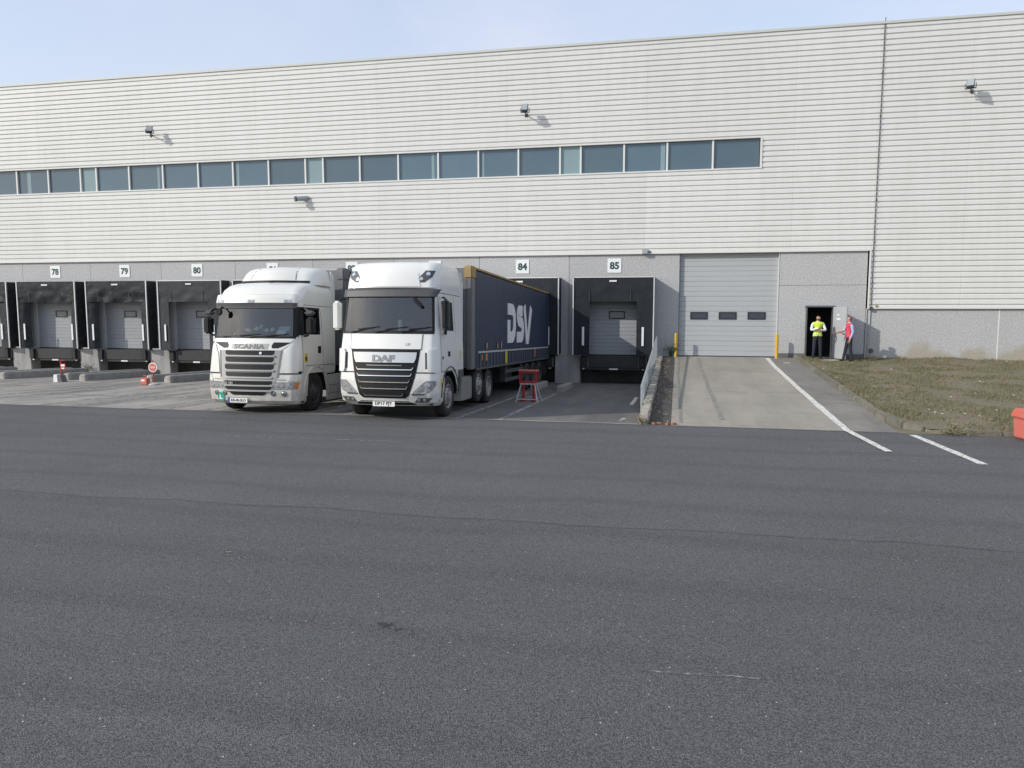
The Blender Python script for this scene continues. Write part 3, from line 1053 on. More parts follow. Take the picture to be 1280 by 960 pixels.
# window strip: frame, mullions, panes
MB().box(XL, WXR + 0.0, -0.1, 0.08, WZ0 - 0.085, WZ0 - 0.02).build('window_sill', 'flashing', wh, bevel=0.006)
MB().box(XL, WXR + 0.07, -0.09, 0.08, WZ1 + 0.0, WZ1 + 0.045).build('window_head', 'flashing', wh)
MB().box(WXR + 0.001, WXR + 0.075, -0.097, 0.08, WZ0 - 0.085, WZ1 - 0.001).build('window_jamb', 'flashing', wh)
mul = [-32.36, -30.52, -28.68, -27.78, -25.96, -24.12, -22.24, -20.42, -18.6, -16.76, -15.89, -14.11, -12.29, -10.44, -8.62, -6.85, -5.05, -4.17, -2.36, -0.6, 1.22, WXR]
ex = [-34.2, -36.0, -37.8, -39.6, -40.5, -42.3, -44.1, -45.9, -47.7, -49.5, -51.3, -52.2, -54.0, XL]
mul = sorted(mul + ex)
mm_ = MB().box(-0.035, 0.035, -0.035, 0.075, WZ0 - 0.019, WZ1 - 0.001).mesh('mullion', 'window_frame')
for i, (a, c) in enumerate(zip(mul[:-1], mul[1:])):
    if i:
        inst('mullion', mm_, wh, (a, 0, 0))
    narrow = (c - a) < 1.2
    t = rnd.uniform(-0.004, 0.004)
    rows = [[(a + 0.03, 0.05 + t, WZ0 - 0.02), (c - 0.03, 0.05 - t, WZ0 - 0.02)], [(a + 0.03, 0.05 + t, WZ1), (c - 0.03, 0.05 - t, WZ1)]]
    MB().grid(rows).build('pane', 'strip_glass_vent' if narrow else 'strip_glass', wh)
for x, w in ((-24.4, 0.13), (-20.22, 0.16), (-31.7, 0.22), (-8.42, 0.08), (-10.7, 0.12), (-0.78, 0.17)):
    MB().box(x - w / 2, x + w / 2, 0.046, 0.052, WZ0, WZ1 - 0.04).build('blind', 'strip_glass_vent', wh)

# concrete base, panel by panel
OPW, OPZ0, OPZ1 = 1.42, 0.6, 3.55


def panel(x0, x1, z0, z1, holes=(), m='pebble_concrete', y0=0.0, y1=0.22):
    """slab with rectangular holes (x0,x1,z0,z1) that span to bottom or not."""
    g = 0.008
    x0 += g
    x1 -= g
    xs_ = sorted({x0, x1} | {h[0] for h in holes} | {h[1] for h in holes})
    zs_ = sorted({z0, z1} | {h[2] for h in holes} | {h[3] for h in holes})
    b = MB()
    for a, c in zip(xs_[:-1], xs_[1:]):
        run = None
        for p, q in zip(zs_[:-1], zs_[1:]):
            inside = any(h[0] <= (a + c) / 2 <= h[1] and h[2] <= (p + q) / 2 <= h[3] for h in holes)
            if not inside:
                if run and abs(run[1] - p) < 1e-6:
                    run[1] = q
                else:
                    if run:
                        b.box(a, c, y0, y1, *run)
                    run = [p, q]
        if run:
            b.box(a, c, y0, y1, *run)
    return b.build('concrete_panel', m, wh, merge=False)


ZP = -0.75
edges = sorted([XL] + JOINTS)
for a, c in zip(edges[:-1], edges[1:]):
    cx = None
    for k, x in BAY.items():
        if a < x < c:
            cx = x
    if cx is not None:
        panel(a, c, ZP, ZB - 0.03, [(cx - OPW, cx + OPW, ZP, OPZ1)])
    else:
        panel(a, c, ZP, ZB - 0.03)
panel(JOINTS[0], 0.0, ZP, ZB - 0.03, [(BAY[85] - OPW, BAY[85] + OPW, ZP, OPZ1)])
# big door opening 0.0 .. 3.93 stays open to the cladding foot
panel(3.96, 7.27, ZP, 3.525, [(5.03, 6.08, 0.6, 2.69)])
panel(3.96, 7.27, 3.537, ZB - 0.03)
panel(7.27, 12.07, ZP, ZR - 0.03, m='pebble_dirty')
panel(12.07, 18.1, ZP, ZR - 0.03, m='pebble_dirty')
panel(18.1, XR, ZP, ZR - 0.03, m='pebble_dirty')
MB().box(12.045, 12.095, -0.006, 0.02, 0.4, ZR - 0.05).build('joint_strip', 'flashing', wh)
for a, c in ((3.965, 5.02), (6.1, 7.26)):
    MB().box(a, c, -0.012, 0.0, 0.56, 0.78).build('skirting_band', 'concrete_dark', wh)
# lintel over the big door, piers below the docks, pits and interior
MB().box(0.0, 3.96, 0.02, 0.22, ZB - 0.04, ZB + 0.2).build('door_lintel', 'concrete_dark', wh)
pier = MB().box(-0.53, 0.53, -0.36, -0.002, -0.8, 0.585).mesh('dock_pier', 'concrete_plain', bevel=0.015)
for j in JOINTS[:8]:
    inst('dock_pier', pier, wh, (j, 0, 0))
MB().box(-1.2, -0.9, -0.36, -0.002, -0.8, 0.585).build('dock_pier', 'concrete_plain', wh, bevel=0.015)
MB().box(XL, -0.02, 1.1, 1.3, -0.8, 0.46).build('pit_wall', 'concrete_dark', wh)
b = MB()
b.box(XL, XR, 0.23, 30, 0.46, 0.592)
b.build('floor', 'floor_slab', wh)
b = MB()
b.box(XL, XR, 29.9, 30.1, -0.7, ZT)
b.box(XL - 0.1, XL + 0.1, -0.02, 30, -0.7, ZT)
b.box(XR - 0.1, XR + 0.1, -0.02, 30, -0.7, ZT)
b.build('rear_wall', 'interior_dark', wh)
MB().box(XL, XR, 0.1, 30, ZT - 0.35, ZT - 0.15).build('roof', 'roof_cap', wh)
MB().box(XL, XR, 0.24, 0.3, ZB + 0.15, ZT - 0.4).build('inner_lining', 'interior_dark', wh)
MB().box(XL, XR, 3.0, 3.06, 0.6, 6.5).build('partition', 'interior_dark', wh)

# ------------------------------------------------------------------ sectional doors


def section_mesh(name, w, h, ribs, m, depth=0.012):
    pr = []
    p = h / ribs
    for k in range(ribs):
        z = h - k * p
        pr += [(z, 0.0), (z - 0.008, -depth), (z - p + 0.022, -depth), (z - p + 0.008, 0.0)]
    pr.append((0.0, 0.0))
    rows = [[(-w / 2, y, z), (w / 2, y, z)] for z, y in pr]
    return MB().grid(rows).mesh(name, m)


big = empty('sectional_door', (1.965, 0.15, 0.6), 'wide grey ribbed sectional door at the top of the ramp with three small windows', 'door')
sm = section_mesh('door_section', 3.95, 0.615, 3, 'door_grey')
for k in range(7):
    inst('door_section', sm, big, (0, 0, 0.02 + k * 0.6175))
MB().box(-1.97, 1.97, -0.02, 0.01, -0.0, 0.025).build('bottom_seal', 'rubber', big)
for x in (-1.98, 1.955):
    MB().box(x, x + 0.03, -0.14, 0.02, 0, 4.3).build('guide_rail', 'alu_edge' if x > 0 else 'door_frame', big)


def door_window(parent, x, z, w, h, y=-0.0145, pm='window_dark'):
    f = MB()
    t = 0.045
    f.box(x - w / 2, x + w / 2, y - 0.02, y + 0.01, z - h / 2, z - h / 2 + t)
    f.box(x - w / 2, x + w / 2, y - 0.02, y + 0.01, z + h / 2 - t, z + h / 2)
    f.box(x - w / 2, x - w / 2 + t, y - 0.02, y + 0.01, z - h / 2 + t, z + h / 2 - t)
    f.box(x + w / 2 - t, x + w / 2, y - 0.02, y + 0.01, z - h / 2 + t, z + h / 2 - t)
    o = f.build('window', 'window_rubber', parent)
    MB().box(x - w / 2 + t, x + w / 2 - t, y - 0.006, y + 0.01, z - h / 2 + t, z + h / 2 - t).build('pane', pm, o)
    return o


for x in (0.825, 1.98, 3.13):
    door_window(big, x - 1.965, 1.7, 0.71, 0.31)

dsm = section_mesh('door_section', 2.82, 0.49, 3, 'dock_door_grey', 0.01)


PLACE = {77: 'in the leftmost dock, cut by the picture edge', 78: 'under sign 78, behind the square red sign on a foot', 79: 'under sign 79, left of the round red sign',
         80: 'under sign 80, just left of the cream tractor unit', 81: 'under sign 81, hidden by the cream tractor unit', 82: 'under sign 82, in the empty dock left of the grey trailer',
         83: 'under sign 83, where the dark grey trailer is docked', 84: 'under sign 84, where the blue trailer is docked', 85: 'under sign 85, in the empty dock beside the ramp'}


def dock_door(n):
    x = BAY[n]
    d = empty('dock_door', (x, 0.14, 0.6), 'grey ribbed dock door with one small window, ' + PLACE[n], 'dock door', 'dock doors')
    for k in range(6):
        inst('door_section', dsm, d, (0, 0, 0.02 + k * 0.492))
    door_window(d, 0.1, 1.72, 0.68, 0.33, -0.012, 'dock_pane')
    for sx in (-1, 1):
        MB().box(sx * 1.36 - 0.05, sx * 1.36 + 0.05, -0.1, -0.012, 0.0, 2.95).build('guide_rail', 'alu_edge', d)
    return d


def shelter(n):
    x = BAY[n]
    lab = {77: 'black dock shelter at the left picture edge, only its right side showing', 78: 'worn black dock shelter with sagging curtains under number 78',
           79: 'worn black dock shelter with a crumpled head curtain under number 79', 80: 'dark grey dock shelter with bright white edges under number 80',
           81: 'dark dock shelter under number 81 hidden behind the left truck', 82: 'dark dock shelter under number 82, in the gap between the trucks',
           83: 'dark dock shelter under number 83, behind the left lorry', 84: 'dark dock shelter under number 84 with the blue trailer backed into it',
           85: 'empty black dock shelter with white edges under number 85, beside the ramp'}[n]
    old = n in (77, 78, 79)
    fm = 'shelter_old' if old else ('shelter_grey' if n == 80 else 'shelter_black')
    s = empty('dock_shelter', (x, 0, 0), lab, 'dock shelter', 'dock shelters')
    D_, W_, Z0, Z1 = -0.72, 1.68, 0.64, 3.9
    MB().box(-W_, W_, D_ + 0.05, -0.004, Z1 - 0.05, Z1).build('roof_flap', fm, s)
    for sg in (-1, 1):
        MB().box(sg * W_ - (0.03 if sg > 0 else 0), sg * W_ + (0.03 if sg < 0 else 0), D_ + 0.05, -0.004, Z0 + 0.02, Z1 - 0.055).build('side_flap', fm, s)
        MB().box(sg * (W_ - 0.012) - 0.022, sg * (W_ - 0.012) + 0.022, D_ - 0.012, D_ + 0.045, Z0, Z1 + 0.01).build('edge_profile', 'alu_edge', s)
    if not old:
        MB().box(-W_ + 0.012, W_ - 0.012, D_ - 0.012, D_ + 0.045, Z1 - 0.025, Z1 + 0.012).build('edge_profile', 'alu_edge', s)
    # head curtain, bellied cloth
    zb = 2.86 + (0.02 * (n % 3))
    rows = []
    amp = 0.075 if old else 0.022
    for j in range(13):
        t = j / 12
        z = Z1 - 0.03 + (zb - Z1 + 0.03) * t
        row = []
        for i in range(33):
            u = -1 + 2 * i / 32
            q = noise.noise((u * 3.2 + n, t * 3.0, n * 1.7)) * amp * t * 1.6 + noise.noise((u * 9, t * 8 + n, 3)) * amp * 0.4 * t
            sag = (0.05 * math.cos(u * 4.3 + n) * t * t if old else 0.0)
            row.append((u * (W_ - 0.04), D_ + 0.012 + q + (0.12 * t * t * (1 - u * u) if old else 0.02 * t), z + sag * 0.7))
        rows.append(row)
    hc = MB().grid(rows).build('head_curtain', fm, s, smooth=True, angle=80)
    for u in (-0.99, 0.72):
        MB().box(u - 0.008, u + 0.008, D_ - 0.012, D_ + 0.004, zb + 0.03, zb + 0.5).build('curtain_seam', 'grey_plastic', hc)
    # logo strip, plain white mark
    MB().box(-0.16 if not old else -0.2, 0.14, D_ - 0.02, D_ - 0.002, Z1 - 0.2, Z1 - 0.135).build('maker_plate', 'sticker_white', hc)
    # side curtains
    for sg in (-1, 1):
        if n in (78, 79, 80) and sg < 0:
            wi = 0.5 if n == 80 else 0.45
        elif n in (78, 79):
            wi = 0.47
        else:
            wi = 0.66
        bend = {78: 0.25, 79: 0.22, 77: 0.2}.get(n, 0.0)
        rows = []
        zt = zb + 0.12
        for j in range(11):
            t = j / 10
            z = zt + (Z0 - 0.01 - zt) * t
            row = []
            for i in range(9):
                u = i / 8
                y = D_ + 0.03 + bend * u * u + noise.noise((u * 2, t * 3 + sg, n)) * (0.05 if old else 0.014) * u
                row.append((sg * (W_ - 0.045 - wi * u), y, z))
            rows.append(row)
        sc = MB().grid(rows).build('side_curtain', fm, s, smooth=True, angle=80)
        xm = sg * (W_ - 0.045 - wi * (0.55 if n in (78, 79) else 0.6))
        ym = D_ - 0.004 + bend * 0.3 - (0.01 if not old else 0.03)
        MB().box(xm - 0.045, xm + 0.045, ym, ym + 0.008, 1.05, 1.83).build('reflector_strip', 'reflector_white', sc)
    return s


def leveller(n):
    x = BAY[n]
    l = empty('dock_leveller', (x, 0, -0.1), 'dark steel dock leveller ' + PLACE[n], 'dock leveller', 'dock levellers')
    MB().box(-1.02, 1.02, -0.34, 1.0, 0.64, 0.69).build('deck', 'steel_dark', l)
    MB().box(-1.02, 1.02, -0.4, -0.345, 0.2, 0.67).build('lip', 'steel_dark', l, bevel=0.012)
    MB().box(-1.3, 1.3, -0.36, -0.3, 0.1, 0.19).build('front_beam', 'steel_dark', l)
    MB().box(-0.16, 0.2, -0.372, -0.362, 0.105, 0.17).build('maker_plate', 'sticker_white', l)
    for sg in (-1, 1):
        MB().box(sg * 1.22 - 0.13, sg * 1.22 + 0.13, -0.52, -0.37, 0.22, 0.68).build('bumper', 'rubber', l, bevel=0.02)
        MB().box(sg * 1.26 - 0.05, sg * 1.26 + 0.05, -0.375, -0.365, 0.11, 0.16).build('bolt_plate', 'sticker_white', l)
        MB().box(sg * 1.22 - 0.2, sg * 1.22 + 0.2, -0.35, 1.0, 0.19, 0.64).build('side_frame', 'concrete_dark', l)
    return l


for n in sorted(BAY):
    dock_door(n)
    shelter(n)
    leveller(n)

# dock numbers
SIGNAT = {78: 'behind the square red sign', 79: 'left of the round red sign', 80: 'just left of the cream tractor unit', 81: 'half hidden by the cream tractor roof', 82: 'half hidden left of the white tractor roof',
          83: 'barely showing over the white tractor roof', 84: 'where the blue trailer stands', 85: 'beside the ramp'}
for n in sorted(BAY):
    if n == 77:
        continue
    x = BAY[n] - (0.02 if n > 80 else -0.0)
    s = empty('dock_number_sign', (x, 0, 4.4), 'white square number sign %d above the dock %s' % (n, SIGNAT[n]), 'sign', 'dock number signs')
    MB().box(-0.29, 0.29, -0.022, -0.002, -0.3, 0.3).build('plate', 'sign_white', s, bevel=0.004)
    text('number', str(n), 0.4, 'sign_ink', s, front(0, -0.022, -0.0), 0.004, 0.016)

# floodlights
for i, (x, tilt, yaw, lab) in enumerate(((-24.6, 1, R(28), 'floodlight on the cladding above the left windows, leftmost of three'), (-6.5, 1, R(4), 'floodlight high on the cladding above the window strip, middle of three'),
                                       (10.62, 1, R(-22), 'floodlight high on the cladding right of the vertical cable'))):
    f = empty('floodlight', (x, -0.07, 10.75), 'dark grey ' + lab, 'floodlight', 'floodlights', rot=(0, 0, yaw))
    f.scale = (0.88, 0.88, 0.88)
    MB().box(-0.07, 0.07, -0.02, 0.035, -0.09, 0.09).build('wall_plate', 'lamp_body', f)
    b = MB()
    b.bar((0, 0, 0), (0, -0.5, 0.02), 0.045)
    b.bar((-0.2, -0.5, 0.02), (0.2, -0.5, 0.02), 0.04)
    b.bar((-0.2, -0.5, 0.02), (-0.2, -0.52, 0.22), 0.03)
    b.bar((0.2, -0.5, 0.02), (0.2, -0.52, 0.22), 0.03)
    b.build('bracket', 'lamp_body', f)
    h = MB().prism([(-0.72, 0.06), (-0.66, 0.0), (-0.50, 0.12), (-0.42, 0.36), (-0.5, 0.42)], 'x', -0.15, 0.15).build('lamp_head', 'lamp_body', f, bevel=0.012)
    a, c = Vector((0, -0.726, 0.075)), Vector((0, -0.512, 0.425))
    nrm = Vector((0, -(c - a).z, (c - a).y)).normalized() * 0.006
    b = MB().add([(-0.13, a.y + 0.015 + nrm.y, a.z + 0.02 + nrm.z), (0.13, a.y + 0.015 + nrm.y, a.z + 0.02 + nrm.z), (0.13, c.y - 0.012 + nrm.y, c.z - 0.02 + nrm.z), (-0.13, c.y - 0.012 + nrm.y, c.z - 0.02 + nrm.z)], [(0, 1, 2, 3)])
    b.build('lens', 'lamp_glass', h)
# bullet camera and small lamp box
c = empty('security_camera', (-16.85, -0.06, 7.55), 'small grey bullet camera on the cladding below the window strip', 'camera')
MB().cyl((0, 0.02, 0), (0, -0.05, 0), 0.07).build('base', 'galv', c)
MB().bar((0, -0.04, 0), (-0.02, -0.16, 0.02), 0.05).build('arm', 'galv', c)
MB().cyl((0.2, -0.02, 0.05), (-0.2, -0.36, -0.02), 0.11, n=14).build('housing', 'galv', c, smooth=True)
MB().cyl((-0.2, -0.36, -0.02), (-0.235, -0.397, -0.026), 0.12, n=14).build('lens_hood', 'lamp_body', c, smooth=True)
c = empty('wall_lamp', (-1.42, -0.08, 4.95), 'small square lamp box at the foot of the cladding above dock 85', 'lamp')
MB().box(-0.13, 0.13, -0.12, 0.0, -0.1, 0.1).build('housing', 'galv', c, bevel=0.015)
MB().box(-0.09, 0.09, -0.14, -0.121, -0.07, 0.04).build('lens', 'lamp_glass', c)
MB().cyl((0.12, -0.05, 0), (0.22, -0.03, 0), 0.02).build('cable_gland', 'lamp_body', c)
# lightning cable down the wall
b = MB()
b.tube([(7.5, -0.1, ZT + 0.22), (7.48, -0.1, ZT), (7.47, -0.1, 10), (7.44, -0.1, 6), (7.44, -0.1, ZR + 0.02)], 0.016, 6)
c = empty('lightning_cable', (0, 0, 0), 'thin dark cable running down the white cladding to the ground', 'cable')
b.build('cable', 'cable', c)
b = MB()
b.tube([(7.44, -0.1, ZR + 0.02), (7.43, -0.03, ZR - 0.12), (7.42, -0.03, 0.6)], 0.022, 6)
b.build('ground_lead', 'galv', c)
MB().box(7.39, 7.5, -0.13, -0.083, ZR - 0.09, ZR + 0.03).build('test_clamp', 'cable', c)
for z in np.arange(3.6, 13.2, 1.6):
    MB().box(7.43, 7.49, -0.105, -0.07, z, z + 0.03).build('clip', 'cable', c)
o = MB().box(7.6, 7.68, -0.13, -0.07, ZR + 0.03, ZR + 0.11).build('junction_box', 'cap_yellow', None, bevel=0.01)
tag(o, 'tiny yellow box at the foot of the cladding beside the cable', 'junction box')
o = MB().lathe([(0, 0.0), (0, 0.09), (0.05, 0.09), (0.06, 0.07), (0.06, 0.0)], (7.52, -0.06, 0.92), 'y', 14).build('vent_cap', 'lamp_body', None)
tag(o, 'small dark round vent cap low on the concrete wall', 'vent')
b = MB()
for x in (7.3, 7.4):
    b.tube([(x, -0.025, 0.6), (x, -0.025, ZR - 0.05)], 0.02, 6)
tag(b.build('conduit_pair', 'pebble_concrete', None), 'pair of thin grey conduits on the concrete below the cladding step', 'conduit')

# steel side door, standing open
dr = empty('side_door', (6.05, -0.01, 0.6), 'grey steel side door standing open beside its dark doorway', 'door')
b = MB()
b.box(-1.03, -0.97, -0.03, 0.2, 0.0, 2.11)
b.box(-0.02, 0.035, -0.02, 0.2, 0.0, 2.11)
b.box(-1.06, 0.06, -0.06, 0.2, 2.05, 2.115)
b.build('door_frame', 'door_frame', dr)
ang = R(-71)
lf = MB().box(0.0, 0.99, -0.022, 0.022, 0.02, 2.06).build('door_leaf', 'steel_door', dr, bevel=0.006, loc=(0.02, -0.05, 0), rot=(0, 0, ang))
for x0, x1, z0, z1 in ((0.32, 0.46, 1.72, 1.78), (0.28, 0.56, 1.55, 1.62)):
    MB().box(x0, x1, -0.029, -0.0225, z0, z1).build('notice', 'sticker_white', lf)
b = MB()
b.bar((0.9, -0.022, 1.02), (0.9, -0.08, 1.02), 0.025)
b.bar((0.91, -0.08, 1.02), (0.78, -0.08, 1.02), 0.022)
b.build('handle', 'lamp_body', lf)
MB().box(-1.05, 0.1, -0.95, 0.2, -0.12, -0.014).build('threshold', 'concrete_plain', dr)

# bollards
for x, lab in ((-0.09, 'left of the big grey door, above a green weed'), (3.9, 'right of the big grey door')):
    o = empty('bollard', (x, -0.42, ramp_z(-0.42)), 'yellow steel post standing ' + lab, 'bollard', 'yellow bollards by the big door')
    MB().cyl((0, 0, -0.05), (0, 0, 0.97), 0.06, n=16).build('post', 'yellow_post', o, smooth=True)
    MB().lathe([(0.97, 0.06), (0.99, 0.045), (1.0, 0.0)], (0, 0, 0), 'z', 16).build('cap', 'yellow_post', o, smooth=True)
    MB().cyl((0, 0, -0.05), (0, 0, 0.012), 0.1, n=16).build('base_plate', 'galv', o)

# stone wall and railing beside the ramp
sw = empty('stone_wall', (-0.72, -7.8, -0.3), 'low retaining wall of rough stone blocks along the left edge of the ramp', 'wall')


def wtop(y):
    return 0.24 + 0.44 * (y + 15.4) / 15.1


y = -15.45
k = 0
while y < -0.8:
    l = rnd.uniform(0.45, 0.75) if y > -14 else rnd.uniform(0.3, 0.42)
    y1 = min(y + l, -0.74)
    for r_ in range(2):
        z1 = wtop(y) - 0.2 * r_ - (0.01 if r_ else 0) + rnd.uniform(-.02, .02)
        z0 = wtop(y) - 0.2 * (r_ + 1) if r_ == 0 else apron_z(y) - 0.1
        if z1 - z0 < 0.1:
            continue
        jx = rnd.uniform(-0.02, 0.02)
        me = MB().box(-0.11 + jx, 0.11 + jx, y + 7.8 + 0.008, y1 + 7.8 - 0.008, z0 + 0.3, z1 + 0.3).mesh('stone_block', 'wall_stone', bevel=0.03)
        for v in me.vertices:
            v.co += Vector((rnd.uniform(-.008, .008), rnd.uniform(-.008, .008), rnd.uniform(-.01, .01)))
        inst('stone_block', me, sw)
    y = y1
rl = empty('guard_railing', (-0.86, -7.3, 0.1), 'galvanised railing with close upright bars on the stone wall by the ramp', 'railing')


def rtop(y):
    return 0.68 + 0.75 * (y + 13.9) / 13.3


def rbot(y):
    return wtop(y) - 0.12


b = MB()
for yy in (-13.9, -11.3, -8.7, -6.1, -3.5, -0.8):
    MB().box(-0.02, 0.02, yy + 7.3 - 0.02, yy + 7.3 + 0.02, rbot(yy) - 0.22, rtop(yy) - 0.1).build('post', 'galv', rl)
MB().bar((0, -13.92 + 7.3, rtop(-13.92) - 0.08), (0, -0.78 + 7.3, rtop(-0.78) - 0.08), 0.05, 0.035).build('top_rail', 'galv', rl)
MB().bar((0, -13.9 + 7.3, rbot(-13.9) - 0.02), (0, -0.8 + 7.3, rbot(-0.8) - 0.02), 0.03, 0.03).build('bottom_rail', 'galv', rl)
yy = -13.8
bal = MB().box(-0.008, 0.008, -0.008, 0.008, 0, 1.0).mesh('baluster', 'galv')
while yy < -0.85:
    z0, z1 = rbot(yy) - 0.01, rtop(yy) - 0.09
    inst('baluster', bal, rl, (0, yy + 7.3, z0), scale=(1, 1, z1 - z0))
    yy += 0.115
for i, (x, y, a) in enumerate(((-0.38, -15.45, 0.2), (-0.2, -15.5, 1.2), (-0.05, -15.42, 0.5), (-0.5, -15.5, 2.2))):
    o = MB().box(-0.055, 0.055, -0.035, 0.035, 0, 0.05).build('broken_brick', 'brick_red', None, bevel=0.012, loc=(x, y, 0.005), rot=(0.1, 0.05, a))
    tag(o, ('broken red brick near the end of the stone wall, second from the left', 'broken red brick at the ramp foot, second from the right', 'rightmost broken red brick at the ramp foot', 'leftmost broken red brick against the stone wall end')[i], 'brick', 'brick rubble at the ramp foot')


def weed(name, loc, label, n, rad, h, mats=('leaf_green', 'leaf_green2'), ls=0.07, seed=3):
    g = random.Random(seed)
    t = empty(name, loc, label, 'weed')
    st = MB()
    V, F, MI = [], [], []
    for k in range(max(6, n // 14)):
        a, q = g.uniform(0, 6.28), g.uniform(0.3, 1.0)
        tip = Vector((math.cos(a) * rad * q, math.sin(a) * rad * q * 0.6, h * g.uniform(0.5, 1.0)))
        mid = tip * 0.5 + Vector((0, 0, h * 0.15))
        st.tube([(0, 0, -0.02), mid, tip], [0.008, 0.006, 0.003], 5)
        for j in range(14):
            f = g.uniform(0.25, 1.0)
            p = (mid * (2 * f) if f < 0.5 else mid + (tip - mid) * (2 * f - 1)) + Vector((g.gauss(0, .03), g.gauss(0, .03), g.gauss(0, .03)))
            d = Vector((g.gauss(0, 1), g.gauss(0, 1), g.gauss(0.2, .6))).normalized()
            u = d.cross(Vector((g.gauss(0, 1), g.gauss(0, 1), g.gauss(0, 1)))).normalized()
            s = ls * g.uniform(0.5, 1.2)
            i0 = len(V)
            V += [p, p + d * s * .5 + u * s * .3, p + d * s, p + d * s * .5 - u * s * .3]
            F.append((i0, i0 + 1, i0 + 2, i0 + 3))
            MI.append(int(g.random() * len(mats)))
    st.build('stems', mats[0], t)
    me = bpy.data.meshes.new('leaves')
    me.from_pydata([tuple(v) for v in V], [], F)
    for m_ in mats:
        me.materials.append(M[m_])
    me.polygons.foreach_set('material_index', MI)
    inst('leaves', me, t)
    return t


weed('green_weed', (-0.28, -0.4, 0.58), 'leafy green weed growing against the wall behind the left bollard', 300, 0.5, 0.62, seed=3)
weed('green_weed', (JOINTS[5] - 0.1 - 3.85, -0.5, -0.6), 'small green weed at the foot of the concrete pier left of dock 79', 150, 0.38, 0.5, seed=5, ls=0.06)
weed('dry_weed', (-0.75, -15.55, 0.02), 'dry grass tuft at the front end of the stone wall', 120, 0.2, 0.16, ('grass_b', 'leaf_dry'), 0.05, seed=8)
weed('dry_weed', (5.6, -15.62, 0.0), 'dry weeds growing along the kerb by the painted line', 160, 0.5, 0.15, ('grass_b', 'grass_a'), 0.05, seed=9)

# grit bin
g = empty('grit_bin', (7.12, -15.9, 0.0), 'orange red plastic grit bin at the right picture edge', 'bin', rot=(0, 0, R(8)))
g.scale = (0.95, 0.95, 0.86)
b = MB()
b.prism([(-0.38, 0.02), (0.38, 0.02), (0.42, 0.5), (-0.42, 0.5)], 'y', -0.27, 0.27)
b.build('body', 'grit_red', g, bevel=0.03)
b = MB()
b.prism([(-0.31, 0.505), (0.31, 0.505), (0.31, 0.56), (0.2, 0.72), (-0.2, 0.72), (-0.31, 0.58)], 'x', -0.45, 0.45)
b.build('lid', 'grit_red', g, bevel=0.03)
for x in (-0.36, -0.12, 0.12, 0.36):
    MB().box(x - 0.03, x + 0.03, -0.29, -0.265, 0.03, 0.46).build('rib', 'grit_red', g, bevel=0.01)

# ------------------------------------------------------------------ small yard furniture
x, y = -24.28, -6.75
s = empty('sign_post', (x, y, apron_z(y)), 'short red post with a square red and white sign on a concrete foot', 'sign')
MB().prism([(-0.22, -0.02), (0.0, -0.02), (-0.02, 0.3), (-0.2, 0.3)], 'y', -0.14, 0.14).build('foot', 'sticker_white', s, bevel=0.015)
MB().prism([(0.0, -0.02), (0.22, -0.02), (0.12, 0.26), (0.0, 0.3)], 'y', -0.13, 0.15).build('counterweight', 'concrete_dark', s, bevel=0.01)
b = MB()
b.bar((0.06, 0, 0.1), (0.06, 0, 0.86), 0.035)
b.bar((0.06, 0, 0.86), (0.26, 0, 0.86), 0.025)
b.build('post', 'red_paint', s)
p = MB().box(0.07, 0.3, -0.035, -0.02, 0.5, 0.74).build('sign_plate', 'red_paint', s)
MB().box(0.1, 0.27, -0.041, -0.036, 0.63, 0.71).build('sign_field', 'sign_white', p)
MB().box(0.12, 0.25, -0.041, -0.036, 0.53, 0.58).build('sign_field', 'sign_white', p)
x, y = -19.62, -7.25
s = empty('stop_sign', (x, y, apron_z(y)), 'round red and white sign on a short dark red post in the bay', 'sign')
MB().cyl((0, 0, 0), (0, 0, 0.95), 0.022, n=10).build('post', 'red_paint', s)
MB().lathe([(0, 0.0), (0, 0.19), (0.05, 0.19), (0.08, 0.06), (0.1, 0.0)], (0, 0, 0), 'z', 18).build('foot', 'white_steel', s)
d = MB().cyl((0, -0.025, 0.68), (0, -0.035, 0.68), 0.185, n=24).build('disc', 'sign_white', s)
MB().cyl((0, -0.035, 0.68), (0, -0.04, 0.68), 0.155, n=24).build('red_field', 'grit_red', d)
text('lettering', 'STOP', 0.085, 'sign_white', d, front(0, -0.04, 0.68), 0.003, 0.002)
s = empty('red_canister', (x - 0.3, y - 0.05, apron_z(y)), 'small red canister standing beside the round sign', 'canister')
MB().box(-0.2, 0.12, -0.1, 0.1, 0.0, 0.28).build('body', 'grit_red', s, bevel=0.03)
b = MB()
b.tube([(-0.12, 0, 0.27), (-0.1, 0, 0.35), (0.0, 0, 0.36), (0.04, 0, 0.27)], 0.016, 8)
b.build('handle', 'grit_red', s)
MB().cyl((0.09, 0, 0.27), (0.11, 0, 0.33), 0.03, n=10).build('cap', 'toy_white', s)
MB().box(-0.14, 0.02, -0.106, -0.1, 0.15, 0.22).build('label_patch', 'sign_white', s)
